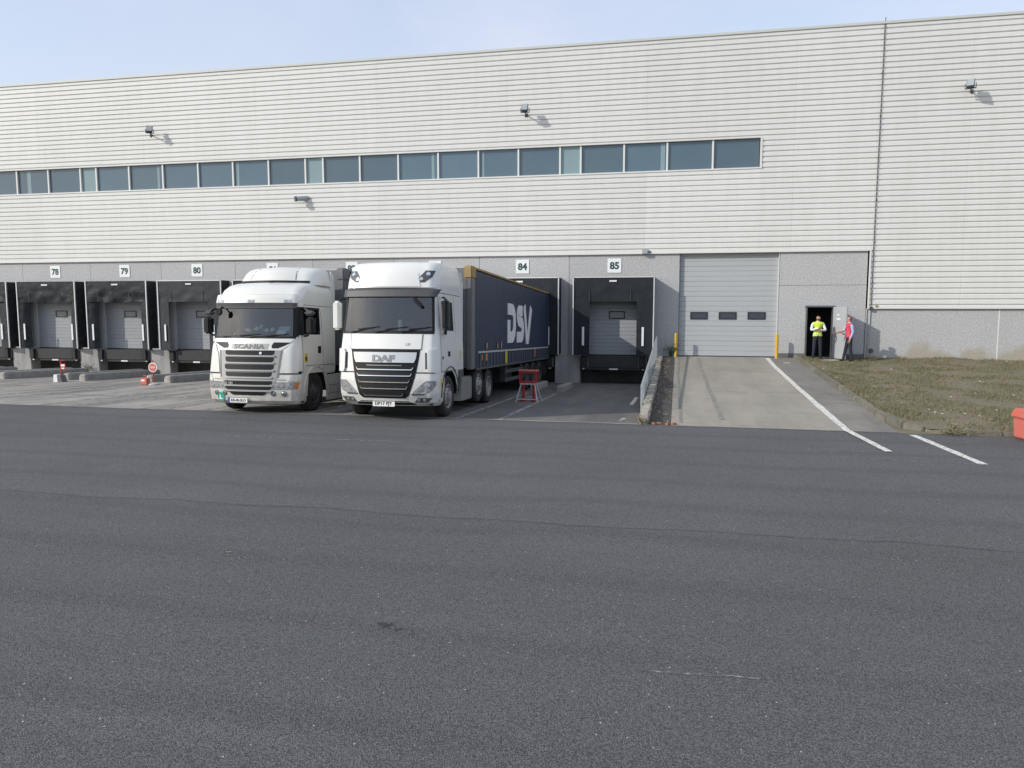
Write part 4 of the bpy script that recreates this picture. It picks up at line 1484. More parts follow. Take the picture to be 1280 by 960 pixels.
# red stand beside the trailer
y = -10.15
s = empty('trailer_stand', (-4.42, y, apron_z(y)), 'red steel support stand on white splayed legs beside the blue trailer', 'stand')
b = MB()
b.box(-0.3, 0.3, -0.14, 0.14, 0.93, 0.96)
b.build('top_plate', 'grit_red', s)
b = MB()
for zz in (0.6, 0.9):
    b.bar((-0.25, -0.12, zz), (0.25, -0.12, zz), 0.035)
    b.bar((-0.25, 0.12, zz), (0.25, 0.12, zz), 0.035)
for xx in (-0.25, 0.25):
    b.bar((xx, -0.12, 0.58), (xx, -0.12, 0.93), 0.04)
    b.bar((xx, 0.12, 0.58), (xx, 0.12, 0.93), 0.04)
b.build('head_frame', 'red_paint', s)
for xx in (-1, 1):
    for yy2 in (-1, 1):
        MB().bar((xx * 0.2, yy2 * 0.1, 0.58), (xx * 0.33, yy2 * 0.34, 0.0), 0.03).build('leg', 'white_steel', s)
    MB().cyl((xx * 0.16, 0, 0.05), (xx * 0.16, 0, 0.6), 0.045, n=12).build('screw_jack', 'red_paint', s)
    MB().cyl((xx * 0.16, 0, 0.0), (xx * 0.16, 0, 0.06), 0.09, n=12).build('jack_foot', 'red_paint', s)
b = MB()
b.bar((-0.24, -0.16, 0.55), (0.24, -0.16, 0.55), 0.035)
b.bar((-0.31, -0.31, 0.1), (0.31, -0.31, 0.1), 0.03)
b.bar((-0.31, 0.31, 0.1), (0.31, 0.31, 0.1), 0.03)
b.build('cross_bar', 'white_steel', s)


# ------------------------------------------------------------------ lorries
class Cab:
    """Cab skin: P(s, z), |s|<1 front, 1..2 corner, 2..3 side. Table rows: z, yfront, half width, sag, radius x, radius y, rear y."""

    def __init__(s, tab):
        s.t = tab

    def row(s, z):
        t = s.t
        if z <= t[0][0]:
            return t[0]
        for a, c in zip(t[:-1], t[1:]):
            if z <= c[0]:
                f = (z - a[0]) / (c[0] - a[0])
                return tuple(p + (q - p) * f for p, q in zip(a, c))
        return t[-1]

    def P(s, q, z):
        _, yf, w, sag, r, rc, yr = s.row(z)
        sg = 1 if q >= 0 else -1
        q = abs(q)
        a = w - r
        if q <= 1:
            x, y = q * a, yf + sag * q * q
        elif q <= 2:
            th = (q - 1) * math.pi / 2
            x, y = a + r * math.sin(th), yf + sag + rc * (1 - math.cos(th))
        else:
            x, y = w, yf + sag + rc + (yr - yf - sag - rc) * (q - 2)
        return Vector((sg * x, y, z))

    def N(s, q, z):
        e = 0.02
        dq = s.P(q + e, z) - s.P(q - e, z)
        dz = s.P(q, z + 0.02) - s.P(q, z - 0.02)
        n = dz.cross(dq)
        if n.length < 1e-9:
            return Vector((0, -1, 0))
        n.normalize()
        p = s.P(q, z)
        c = Vector((0, 1.2, z))
        return n if n.dot(p - c) > 0 else -n

    def sx(s, x, z):
        _, yf, w, sag, r, rc, yr = s.row(z)
        sg = 1 if x >= 0 else -1
        x = abs(x)
        a = w - r
        if x <= a:
            return sg * x / a
        return sg * (1 + math.asin(min(1, (x - a) / r)) * 2 / math.pi)

    def sy(s, y, z, sg=1):
        _, yf, w, sag, r, rc, yr = s.row(z)
        y1 = yf + sag
        if y <= y1:
            return sg * 1.0
        if y <= y1 + rc:
            return sg * (1 + math.acos(max(-1, 1 - (y - y1) / rc)) * 2 / math.pi)
        return sg * (2 + (y - y1 - rc) / (yr - y1 - rc))

    def patch(s, name, rows, m, parent, off=0.008, thick=0.02, nx=10, sub=3, side=0, smooth=True):
        """rows: (z, a, b) with a..b in x (front) or y (side=+1/-1)."""
        R_ = []
        for (z0, a0, b0), (z1, a1, b1) in zip(rows[:-1], rows[1:]):
            for k in range(sub):
                f = k / sub
                R_.append((z0 + (z1 - z0) * f, a0 + (a1 - a0) * f, b0 + (b1 - b0) * f))
        R_.append(rows[-1])
        out, inn = [], []
        for z, a, c in R_:
            qa = s.sy(a, z, side) if side else s.sx(a, z)
            qc = s.sy(c, z, side) if side else s.sx(c, z)
            ro, ri = [], []
            for i in range(nx + 1):
                q = qa + (qc - qa) * i / nx
                p, n = s.P(q, z), s.N(q, z)
                ro.append(p + n * off)
                ri.append(p + n * (off - thick))
            out.append(ro)
            inn.append(ri)
        b = MB()
        b.grid(out)
        b.grid([out[0], inn[0]])
        b.grid([out[-1], inn[-1]])
        b.grid([[r[0] for r in out], [r[0] for r in inn]])
        b.grid([[r[-1] for r in out], [r[-1] for r in inn]])
        return b.build(name, m, parent, smooth=smooth, angle=40, merge=True)

    def shell(s, name, m, parent, zs, holes, arch=None, z0=None, cap=True, back=True, smooth=True, angle=28):
        """full skin; holes: list of (qa, qb, za, zb); arch(y)->lowest z on the sides."""
        qs = {round(v, 4) for v in np.linspace(0, 1, 9)} | {round(v, 4) for v in np.linspace(1, 2, 7)} | {round(v, 4) for v in np.linspace(2, 3, 29)}
        for h in holes:
            qs |= {abs(round(h[0], 4)), abs(round(h[1], 4))}
        qs = sorted(qs)
        qs = [-q for q in reversed(qs) if q > 0] + qs
        zs = sorted(set(zs) | {h[2] for h in holes} | {h[3] for h in holes})
        bm = bmesh.new()
        G = []
        for z in zs:
            r_ = []
            for q in qs:
                zz = z
                if arch and abs(q) > 1.4:
                    zz = max(z, arch(s.P(q, z).y))
                r_.append(bm.verts.new(s.P(q, zz)))
            G.append(r_)
        for i in range(len(zs) - 1):
            zm = (zs[i] + zs[i + 1]) / 2
            for j in range(len(qs) - 1):
                qm = (qs[j] + qs[j + 1]) / 2
                if any(h[0] < qm < h[1] and h[2] < zm < h[3] for h in holes):
                    continue
                vs4 = (G[i][j], G[i][j + 1], G[i + 1][j + 1], G[i + 1][j])
                try:
                    bm.faces.new(vs4)
                except ValueError:
                    pass
        if cap:
            bm.faces.new(G[-1])
        if back:
            for i in range(len(zs) - 1):
                bm.faces.new((G[i][0], G[i + 1][0], G[i + 1][-1], G[i][-1]))
        bmesh.ops.remove_doubles(bm, verts=bm.verts, dist=0.0008)
        bmesh.ops.dissolve_degenerate(bm, edges=bm.edges, dist=0.0005)
        bmesh.ops.recalc_face_normals(bm, faces=bm.faces)
        me = bpy.data.meshes.new(name)
        bm.to_mesh(me)
        bm.free()
        me.materials.append(M[m])
        me.polygons.foreach_set('use_smooth', [True] * len(me.polygons))
        me.set_sharp_from_angle(angle=R(angle))
        return inst(name, me, parent)


TYRE = MB().lathe([(-0.12, 0.3), (-0.14, 0.33), (-0.15, 0.42), (-0.135, 0.475), (-0.11, 0.497), (-0.04, 0.503), (-0.035, 0.492), (-0.02, 0.492), (-0.015, 0.503), (0.015, 0.503), (0.02, 0.492), (0.035, 0.492), (0.04, 0.503),
                   (0.11, 0.497), (0.135, 0.475), (0.15, 0.42), (0.14, 0.33), (0.12, 0.3)], (0, 0, 0), 'x', 40).mesh('tyre', 'tyre', smooth=True, angle=40)


def rim_mesh(m, front_axle):
    b = MB()
    if front_axle:
        b.lathe([(0.135, 0.305), (0.14, 0.285), (0.11, 0.27), (0.1, 0.25), (0.13, 0.19), (0.15, 0.165), (0.15, 0.13)], (0, 0, 0), 'x', 32)
        b.lathe([(0.15, 0.13), (0.19, 0.12), (0.2, 0.1), (0.2, 0.0)], (0, 0, 0), 'x', 24)
    else:
        b.lathe([(0.135, 0.305), (0.14, 0.285), (0.08, 0.27), (-0.02, 0.26), (-0.04, 0.2), (-0.04, 0.15), (0.09, 0.14), (0.1, 0.12), (0.1, 0.0)], (0, 0, 0), 'x', 32)
    for k in range(10):
        a = 2 * math.pi * k / 10
        x = 0.135 if front_axle else -0.04
        c, s_ = math.cos(a) * 0.168, math.sin(a) * 0.168
        b.cyl((x, c, s_), (x + 0.045, c, s_), 0.016, n=6)
    return b.mesh('rim', m, smooth=True, angle=35)


def rim_holes():
    b = MB()
    for k in range(10):
        a = 2 * math.pi * (k + 0.5) / 10
        c, s_ = math.cos(a) * 0.222, math.sin(a) * 0.222
        b.cyl((0.1, c, s_), (0.122, c, s_), 0.028, n=10)
    return b.mesh('rim_holes', 'black_plastic')


RIM_F, RIM_R, RIM_FD, RIM_RD, HOLES = rim_mesh('wheel_steel', True), rim_mesh('wheel_steel', False), rim_mesh('wheel_dark', True), rim_mesh('wheel_dark', False), rim_holes()


def wheel(parent, x, y, z, sg, front_axle=True, dual=False, dark=False):
    w = empty('wheel', (x, y, z))
    w.parent = parent
    w.rotation_euler = (rnd.uniform(0, 6), 0, 0 if sg > 0 else math.pi)
    inst('tyre', TYRE, w)
    if dual:
        inst('tyre', TYRE, w, (-0.32, 0, 0))
    inst('rim', (RIM_FD if dark else RIM_F) if front_axle else (RIM_RD if dark else RIM_R), w)
    if front_axle:
        inst('rim_holes', HOLES, w)
    return w


def arch_fn(yc, zc, r, zlow):
    def f(y):
        d = abs(y - yc)
        if d < r:
            return zc + math.sqrt(r * r - d * d)
        return zlow
    return f


def interior(t, C, zf, zt, wind):
    MB().box(-1.05, 1.05, 0.75, 2.1, zf - 0.55, zf - 0.5).build('cab_floor', 'cab_trim', t)
    MB().box(-1.05, 1.05, 1.75, 1.8, zf - 0.5, zt).build('bunk_curtain', 'cab_curtain', t)
    MB().box(-1.02, 1.02, 0.6, 1.75, zt, zt + 0.03).build('headlining', 'cab_curtain', t)
    b = MB()
    b.prism([(wind + 0.08, zf - 0.45), (wind + 0.1, zf - 0.06), (wind + 0.3, zf + 0.01), (wind + 0.55, zf - 0.02), (wind + 0.62, zf - 0.2), (wind + 0.5, zf - 0.45)], 'x', -1.0, 1.0)
    b.build('dashboard', 'cab_trim', t, bevel=0.02)
    for x in (-0.55, 0.55):
        st = MB().box(x - 0.26, x + 0.26, 1.0, 1.5, zf - 0.35, zf - 0.2).build('seat', 'cab_seat', t, bevel=0.05)
        MB().box(x - 0.25, x + 0.25, 1.4, 1.56, zf - 0.2, zf + 0.45).build('seat_back', 'cab_seat', st, bevel=0.05)
        MB().box(x - 0.14, x + 0.14, 1.43, 1.55, zf + 0.47, zf + 0.65).build('headrest', 'cab_seat', st, bevel=0.04)
    b = MB()
    pts = []
    for k in range(21):
        a = 2 * math.pi * k / 20
        pts.append((0.55 + 0.22 * math.cos(a), wind + 0.62 + 0.12 * math.sin(a), zf + 0.05 + 0.18 * math.sin(a)))
    b.tube(pts, 0.016, 6)
    b.bar((0.55 - 0.2, wind + 0.62, zf + 0.05), (0.55 + 0.2, wind + 0.62, zf + 0.05), 0.04, 0.02)
    b.build('steering_wheel', 'black_plastic', t)


def wiper(parent, C, x0, z0, x1, z1, off=0.03):
    b = MB()
    pa, pb = C.P(C.sx(x0, z0), z0) + C.N(C.sx(x0, z0), z0) * off, C.P(C.sx(x1, z1), z1) + C.N(C.sx(x1, z1), z1) * off
    b.bar(pa, pb, 0.018, 0.02)
    xa, za = x1 - 0.42, z1 - 0.045
    xb, zb = x1 + 0.12, z1 + 0.015
    pts = []
    for k in range(6):
        f = k / 5
        xx, zz = xa + (xb - xa) * f, za + (zb - za) * f
        q = C.sx(xx, zz)
        pts.append(C.P(q, zz) + C.N(q, zz) * (off - 0.008))
    b.tube(pts, 0.011, 5)
    return b.build('wiper', 'black_plastic', parent)


def curve_text(parent, C, name, txt, size, m, x, z, off, thick=0.01, bold=0.0, width=1.0, spacing=1.0):
    def fn(u, v, d):
        zz = z + v
        q = C.sx(x + u, zz)
        return C.P(q, zz) + C.N(q, zz) * (off + d)
    return text(name, txt, size, m, parent, fn, thick, bold, width, spacing)


def chassis(t, y0, y1, z=0.75):
    b = MB()
    for x in (-0.42, 0.42):
        b.box(x - 0.05, x + 0.05, y0, y1, z, z + 0.27)
    for yy in np.arange(y0 + 0.5, y1, 0.9):
        b.box(-0.42, 0.42, yy, yy + 0.08, z + 0.05, z + 0.2)
    b.box(-0.5, 0.5, y0 + 0.2, y0 + 1.7, 0.5, 1.2)
    return b.build('chassis', 'chassis', t)


def mudguard(t, x0, x1, yc, zc, r, m='black_plastic', a0=10, a1=170, name='mudguard'):
    b = MB()
    out, inn = [], []
    for k in range(15):
        a = R(a0 + (a1 - a0) * k / 14)
        out.append([(x0, yc - math.cos(a) * r, zc + math.sin(a) * r), (x1, yc - math.cos(a) * r, zc + math.sin(a) * r)])
        inn.append([(x0, yc - math.cos(a) * (r - 0.025), zc + math.sin(a) * (r - 0.025)), (x1, yc - math.cos(a) * (r - 0.025), zc + math.sin(a) * (r - 0.025))])
    b.grid(out)
    b.grid(inn)
    b.grid([[o[0] for o in out], [i[0] for i in inn]])
    b.grid([[o[1] for o in out], [i[1] for i in inn]])
    return b.build(name, m, t, smooth=True, angle=40, merge=True)


# ---------- right-hand tractor unit
XD, YD = -6.68, -16.15
td = empty('tractor_unit', (XD, YD, apron_z(YD)), 'white tractor unit with black grille and silver bar, coupled to the blue trailer', 'truck', 'parked lorries', rot=(-0.0385, 0, 0))
CD = Cab([  # z, yf, w, sag, r, rc, yr
    (0.33, 0.02, 1.17, 0.16, 0.26, 0.32, 2.3), (0.42, -0.10, 1.22, 0.17, 0.26, 0.33, 2.3), (0.62, -0.17, 1.24, 0.17, 0.26, 0.34, 2.3), (0.95, -0.17, 1.245, 0.17, 0.25, 0.33, 2.3), (1.12, -0.14, 1.235, 0.16, 0.25, 0.32, 2.3),
    (1.65, -0.09, 1.225, 0.14, 0.22, 0.28, 2.3), (2.04, 0.0, 1.205, 0.13, 0.2, 0.26, 2.3), (2.86, 0.14, 1.15, 0.12, 0.18, 0.22, 2.3), (3.06, 0.18, 1.14, 0.12, 0.2, 0.24, 2.3),
    (3.10, 0.10, 1.145, 0.14, 0.26, 0.3, 2.3), (3.30, 0.14, 1.14, 0.15, 0.27, 0.33, 2.3), (3.50, 0.22, 1.12, 0.15, 0.28, 0.34, 2.3), (3.63, 0.31, 1.09, 0.15, 0.29, 0.35, 2.3), (3.70, 0.43, 1.05, 0.14, 0.3, 0.36, 2.3), (3.74, 0.7, 0.98, 0.12, 0.3, 0.36, 2.3), (3.76, 1.2, 0.85, 0.1, 0.3, 0.36, 2.3)])
AD = arch_fn(1.1, 0.52, 0.66, 0.33)


def AD2(y):
    if y < 0.62:
        return 0.33
    if y < 1.76:
        return AD(y)
    return 1.12


qw0, qw1 = CD.sy(0.62, 2.5), CD.sy(1.5, 2.5)
zsD = list(np.linspace(0.33, 1.3, 22)) + [1.4, 1.65, 1.85, 2.04, 2.2, 2.4, 2.6, 2.8, 2.86, 2.95, 3.06, 3.10, 3.2, 3.3, 3.4, 3.5, 3.57, 3.63, 3.67, 3.70, 3.72, 3.74, 3.76]
CD.shell('cab', 'truck_white', td, zsD, [(-1.25, 1.25, 2.06, 2.87), (qw0, qw1, 2.10, 2.80), (-qw1, -qw0, 2.10, 2.80)], AD2)
CD.patch('windscreen', [(2.06, -1.13, 1.13), (2.45, -1.11, 1.11), (2.87, -1.08, 1.08)], 'windscreen', td, 0.006, 0.008, 24, 3)
CD.patch('windscreen_surround', [(2.015, -1.13, 1.13), (2.085, -1.13, 1.13)], 'black_plastic', td, 0.01, 0.02, 22, 1)
for sg in (-1, 1):
    CD.patch('pillar_trim', [(2.06, sg * 1.085, sg * 1.135), (2.45, sg * 1.065, sg * 1.115), (2.87, sg * 1.04, sg * 1.09)], 'black_plastic', td, 0.01, 0.015, 3, 3)
    CD.patch('side_window', [(2.10, 0.62, 1.5), (2.80, 0.62, 1.5)], 'side_glass', td, 0.003, 0.006, 6, 2, side=sg)
    CD.patch('reflection_sheet', [(2.08, 0.6, 1.52), (2.82, 0.6, 1.52)], 'glass_reflection', td, -0.03, 0.01, 6, 2, side=sg)  # added sheet, stands in for the bright reflection on the door glass
    d = CD.patch('door', [(1.14, 0.42, 1.62), (2.03, 0.42, 1.62)], 'truck_white', td, 0.009, 0.02, 12, 3, side=sg)
    for ya in (0.4, 1.63):
        CD.patch('door_seal', [(1.14, ya, ya + 0.018), (2.95, ya, ya + 0.018)], 'seam', d, 0.003, 0.01, 1, 6, side=sg)
    CD.patch('door_seal', [(1.115, 0.4, 1.65), (1.132, 0.4, 1.65)], 'seam', d, 0.003, 0.01, 8, 1, side=sg)
    CD.patch('handle', [(1.48, 0.95, 1.1), (1.6, 0.95, 1.1)], 'black_plastic', d, 0.022, 0.03, 3, 1, side=sg)
    CD.patch('door_lock', [(1.42, 0.48, 0.57), (1.49, 0.48, 0.57)], 'black_plastic', d, 0.014, 0.02, 2, 1, side=sg)
    CD.patch('storage_hatch', [(1.3, 1.7, 2.12), (1.86, 1.7, 2.12)], 'truck_white', td, 0.012, 0.02, 4, 2, side=sg)
    CD.patch('roof_line', [(2.98, 0.5, 2.28), (3.0, 0.5, 2.28)], 'seam', td, 0.004, 0.01, 10, 1, side=sg)
    # rear side fairing
    MB().prism([(2.3, 1.13), (2.5, 1.13), (2.5, 3.3), (2.3, 3.62)], 'x', sg * 1.14 - 0.02, sg * 1.14 + 0.02).build('side_fairing', 'truck_white', td, bevel=0.01)
    # headlight and fog lamp
    xa, xb = (0.70, 1.175), (0.93, 1.225)
    hl = CD.patch('headlight', [(0.62, sg * 0.69, sg * 0.93), (0.68, sg * 0.71, sg * 1.1), (0.82, sg * 0.86, sg * 1.19), (0.93, sg * 0.99, sg * 1.2)], 'lamp_lens', td, 0.012, 0.03, 8, 3)
    CD.patch('headlight_rim', [(0.6, sg * 0.67, sg * 0.94), (0.63, sg * 0.67, sg * 0.96)], 'grey_plastic', hl, 0.016, 0.03, 6, 1)
    for xx, zz, rr in ((0.86, 0.73, 0.055), (1.02, 0.81, 0.065)):
        q = CD.sx(sg * xx, zz)
        p, n = CD.P(q, zz), CD.N(q, zz)
        MB().cyl(p + n * 0.008, p + n * 0.02, rr, rr * 0.8, 16).build('lamp_reflector', 'chrome', hl, smooth=True)
    fl = CD.patch('fog_lamp', [(0.43, sg * 0.72, sg * 1.02), (0.53, sg * 0.8, sg * 1.12)], 'grey_plastic', td, 0.012, 0.03, 6, 1)
    for xx in (0.82, 0.95):
        q = CD.sx(sg * xx, 0.48)
        p, n = CD.P(q, 0.48), CD.N(q, 0.48)
        MB().cyl(p + n * 0.008, p + n * 0.022, 0.036, 0.03, 14).build('lamp_reflector', 'lamp_lens', fl, smooth=True)
    # corner air deflector: white frame round a dark slot
    q = 1.42 * sg
    CD.patch('corner_deflector', [(1.12, sg * 1.045, sg * 1.2), (1.2, sg * 1.02, sg * 1.222), (1.58, sg * 1.01, sg * 1.218), (1.66, sg * 1.04, sg * 1.2)], 'truck_white', td, 0.045, 0.05, 6, 2)
    CD.patch('deflector_slot', [(1.2, sg * 0.965, sg * 1.02), (1.58, sg * 0.955, sg * 1.01)], 'grey_plastic', td, 0.004, 0.01, 3, 2)
    # roof lamp
    rl_ = CD.patch('roof_lamp', [(3.22, sg * 0.66, sg * 0.86), (3.34, sg * 0.74, sg * 1.02), (3.5, sg * 0.86, sg * 1.06)], 'grey_plastic', td, 0.008, 0.02, 6, 3)
    for xx, zz, rr in ((0.79, 3.3, 0.05), (0.93, 3.42, 0.055)):
        q = CD.sx(sg * xx, zz)
        p, n = CD.P(q, zz), CD.N(q, zz)
        MB().cyl(p + n * 0.006, p + n * 0.02, rr, rr * .85, 16).build('lamp_reflector', 'chrome', rl_, smooth=True)
    # wheel arch liner and wheels
    mudguard(td, sg * 0.75, sg * 1.21, 1.1, 0.52, 0.655, 'black_plastic', 0, 180, 'wheel_arch')
    mudguard(td, sg * 1.19, sg * 1.262, 1.1, 0.52, 0.72, 'grey_plastic', 0, 175, 'arch_trim')
    wheel(td, sg * 1.06, 1.1, 0.5, sg, True)
    wheel(td, sg * 1.06, 4.05, 0.62, sg, True)
    wheel(td, sg * 1.06, 5.2, 0.5, sg, False, dual=True)
    # rear quarter panel in grey over the step
    CD.patch('quarter_panel', [(0.95, 1.8, 2.29), (1.12, 1.77, 2.29)], 'grey_plastic', td, 0.004, 0.05, 4, 2, side=sg)
    st = MB().box(sg * 1.16 - 0.06, sg * 1.16 + 0.06, 0.3, 0.43, 0.42, 0.62).build('step', 'grey_plastic', td, bevel=0.01)
CD.patch('visor', [(2.87, -1.1, 1.1), (2.95, -1.12, 1.12), (3.075, -1.14, 1.14)], 'grey_plastic', td, 0.075, 0.09, 24, 2)
CD.patch('roof_crease', [(3.12, -0.78, 0.78), (3.45, -0.7, 0.7)], 'truck_white', td, 0.012, 0.02, 14, 3)
# hood panel, grille, silver bar
hd = CD.patch('front_panel', [(1.66, -0.86, 0.86), (2.0, -0.87, 0.87)], 'truck_white', td, 0.014, 0.02, 16, 2)
curve_text(hd, CD, 'lettering', 'LX', 0.085, 'dull_letter', 0.57, 1.77, 0.014, 0.004, 0.002)
CD.patch('panel_gap', [(1.645, -0.88, 0.88), (1.662, -0.88, 0.88)], 'black_plastic', td, 0.006, 0.01, 16, 1)
for sg in (-1, 1):
    CD.patch('panel_gap', [(1.66, sg * 0.872, sg * 0.886), (2.01, sg * 0.882, sg * 0.897)], 'seam', td, 0.006, 0.01, 1, 2)
CD.patch('bumper_gap', [(1.1, -1.16, 1.16), (1.128, -1.16, 1.16)], 'black_plastic', td, 0.004, 0.01, 22, 1)
gl = CD.patch('grille', [(0.52, -0.52, 0.52), (0.6, -0.62, 0.62), (0.98, -0.74, 0.74), (1.3, -0.8, 0.8), (1.645, -0.85, 0.85)], 'black_plastic', td, 0.006, 0.02, 16, 3)
for i, z in enumerate((0.58, 0.735, 0.885, 1.03, 1.175)):
    hw = (0.46, 0.55, 0.6, 0.64, 0.67)[i]
    sl = CD.patch('grille_slat', [(z, -hw - 0.03, hw + 0.03), (z + 0.095, -hw - 0.045, hw + 0.045)], 'black_plastic', gl, 0.03, 0.03, 16, 1)
    CD.patch('slat_trim', [(z - 0.005, -hw + 0.01, hw - 0.01), (z + 0.016, -hw - 0.01, hw + 0.01)], 'chrome', sl, 0.036, 0.01, 16, 1)
    for sg in (-1, 1):
        CD.patch('slat_trim', [(z + 0.005, sg * (hw - 0.02), sg * (hw + 0.0)), (z + 0.06, sg * (hw + 0.02), sg * (hw + 0.032))], 'chrome', sl, 0.036, 0.01, 2, 1)
bar_ = CD.patch('grille_bar', [(1.345, -0.71, 0.71), (1.44, -0.755, 0.755), (1.585, -0.775, 0.775)], 'silver_bar', gl, 0.035, 0.03, 16, 2)
curve_text(bar_, CD, 'lettering', 'DAF', 0.2, 'dull_letter', 0.0, 1.44, 0.036, 0.012, 0.01, 1.45)
CD.patch('grille_badge', [(1.27, -0.42, 0.42), (1.29, -0.44, 0.44)], 'dull_letter', gl, 0.02, 0.02, 8, 1)
CD.patch('lower_intake', [(0.36, -0.75, 0.75), (0.45, -0.6, 0.6)], 'black_plastic', td, 0.006, 0.02, 14, 2)
pl = MB().box(-0.27, 0.27, -0.13, -0.11, 0.325, 0.44).build('number_plate', 'plate_white', td)
text('lettering', 'DP17 PJY', 0.108, 'ink_black', pl, front(0, -0.13, 0.383), 0.003, 0.003)
for x0, x1 in ((-0.75, -0.28), (-0.12, 0.42), (0.5, 0.98)):
    wiper(td, CD, x0 - 0.12, 2.04, x1, 2.16, 0.035)
interior(td, CD, 2.05, 2.82, 0.15)
# things on the dashboard, mirror camera bar
MB().box(-0.32, -0.05, 0.42, 0.55, 2.05, 2.13).build('red_cushion', 'toy_red', td, bevel=0.03)
MB().lathe([(0, 0.0), (0.01, 0.06), (0.12, 0.07), (0.2, 0.05), (0.24, 0.06), (0.3, 0.04), (0.32, 0.0)], (0.18, 0.48, 2.05), 'z', 12).build('dashboard_figure', 'toy_white', td, smooth=True)
q = CD.sx(0.78, 2.78)
p, n = CD.P(q, 2.78), CD.N(q, 2.78)
MB().prism([(-0.13, 0.02), (0.1, -0.18), (0.14, -0.14), (-0.05, 0.06)], 'y', p.y - 0.16, p.y - 0.06).build('kerb_mirror', 'black_plastic', td, bevel=0.02, loc=(0.76, 0, 2.8))
MB().bar((0.68, p.y - 0.1, 2.84), (0.66, p.y + 0.05, 2.93), 0.03).build('kerb_mirror_arm', 'black_plastic', td)
# door mirrors
mr = MB().box(-1.5, -1.32, 0.34, 0.56, 2.1, 2.8).build('door_mirror', 'truck_white', td, bevel=0.05)
MB().box(-1.48, -1.34, 0.555, 0.57, 2.16, 2.74).build('mirror_glass', 'chrome', mr)
b = MB()
b.tube([(-1.2, 0.62, 2.86), (-1.32, 0.5, 2.86), (-1.4, 0.46, 2.78)], 0.025, 8)
b.tube([(-1.2, 0.62, 2.03), (-1.32, 0.52, 2.03), (-1.4, 0.46, 2.12)], 0.025, 8)
b.build('mirror_arm', 'black_plastic', td, smooth=True)
mr = MB().box(1.28, 1.4, 0.3, 0.52, 2.12, 2.84).build('door_mirror', 'black_plastic', td, bevel=0.045)
MB().box(1.3, 1.39, 0.515, 0.53, 2.18, 2.78).build('mirror_glass', 'chrome', mr)
b = MB()
b.tube([(1.19, 0.62, 2.88), (1.26, 0.5, 2.88), (1.33, 0.43, 2.82)], 0.022, 8)
b.tube([(1.2, 0.75, 2.08), (1.27, 0.65, 2.02), (1.31, 0.5, 2.02), (1.34, 0.43, 2.12)], 0.025, 8)
b.build('mirror_arm', 'black_plastic', td, smooth=True)
# warning stickers on the side
CD.patch('warning_sticker', [(0.72, 0.36, 0.5), (0.95, 0.36, 0.5)], 'sticker_yellow', td, 0.008, 0.01, 2, 1, side=1)
CD.patch('sticker_print', [(0.76, 0.39, 0.47), (0.86, 0.39, 0.47)], 'ink_black', td, 0.011, 0.01, 2, 1, side=1)
CD.patch('warning_sticker', [(1.38, 1.93, 2.03), (1.6, 1.93, 2.03)], 'label_yellow', td, 0.016, 0.01, 2, 1, side=1)
# tanks, frame, bumper underside
chassis(td, 0.3, 6.3)
for sg in (-1, 1):
    b = MB()
    for k in range(5):
        ya = 2.32 + k * 0.2
        b.box(sg * 0.98 - 0.22, sg * 0.98 + 0.22, ya, ya + 0.17, 0.28, 0.9)
    b.build('fuel_tank', 'tank_alu', td, bevel=0.03)
    mudguard(td, sg * 0.78, sg * 1.2, 5.2, 0.5, 0.58, 'black_plastic', 25, 160)
MB().cyl((0, 4.6, 1.08), (0, 4.6, 1.16), 0.5, n=24).build('fifth_wheel', 'chassis', td)
MB().box(-1.1, 1.1, 0.15, 0.5, 0.35, 0.5).build('bumper_underside', 'black_plastic', td)

# ---------- left-hand tractor unit
XSC, YSC = -10.42, -15.75
ts = empty('tractor_unit', (XSC, YSC, apron_z(YSC)), 'cream tractor unit with slatted grille and a green L sticker on its bumper', 'truck', 'parked lorries', rot=(-0.0385, 0, 0))
CS = Cab([
    (0.24, 0.0, 1.19, 0.14, 0.22, 0.28, 2.18), (0.32, -0.1, 1.235, 0.15, 0.22, 0.3, 2.18), (0.58, -0.15, 1.245, 0.15, 0.22, 0.3, 2.18), (0.86, -0.15, 1.245, 0.15, 0.22, 0.3, 2.18), (1.0, -0.13, 1.24, 0.15, 0.24, 0.32, 2.18),
    (1.58, -0.07, 1.225, 0.15, 0.27, 0.36, 2.18), (1.89, 0.03, 1.205, 0.14, 0.24, 0.32, 2.18), (2.66, 0.17, 1.155, 0.13, 0.18, 0.24, 2.18), (2.74, 0.14, 1.155, 0.14, 0.2, 0.26, 2.18), (2.93, 0.18, 1.15, 0.14, 0.22, 0.28, 2.18),
    (2.97, 0.24, 1.145, 0.14, 0.25, 0.3, 2.18), (3.1, 0.34, 1.135, 0.15, 0.27, 0.34, 2.18), (3.22, 0.5, 1.105, 0.16, 0.3, 0.4, 2.18), (3.29, 0.72, 1.06, 0.16, 0.34, 0.45, 2.18), (3.33, 1.0, 0.97, 0.15, 0.42, 0.5, 2.18)])
AS = arch_fn(1.08, 0.5, 0.64, 0.24)


def AS2(y):
    if y < 0.6:
        return 0.24
    if y < 1.7:
        return AS(y)
    return 0.96


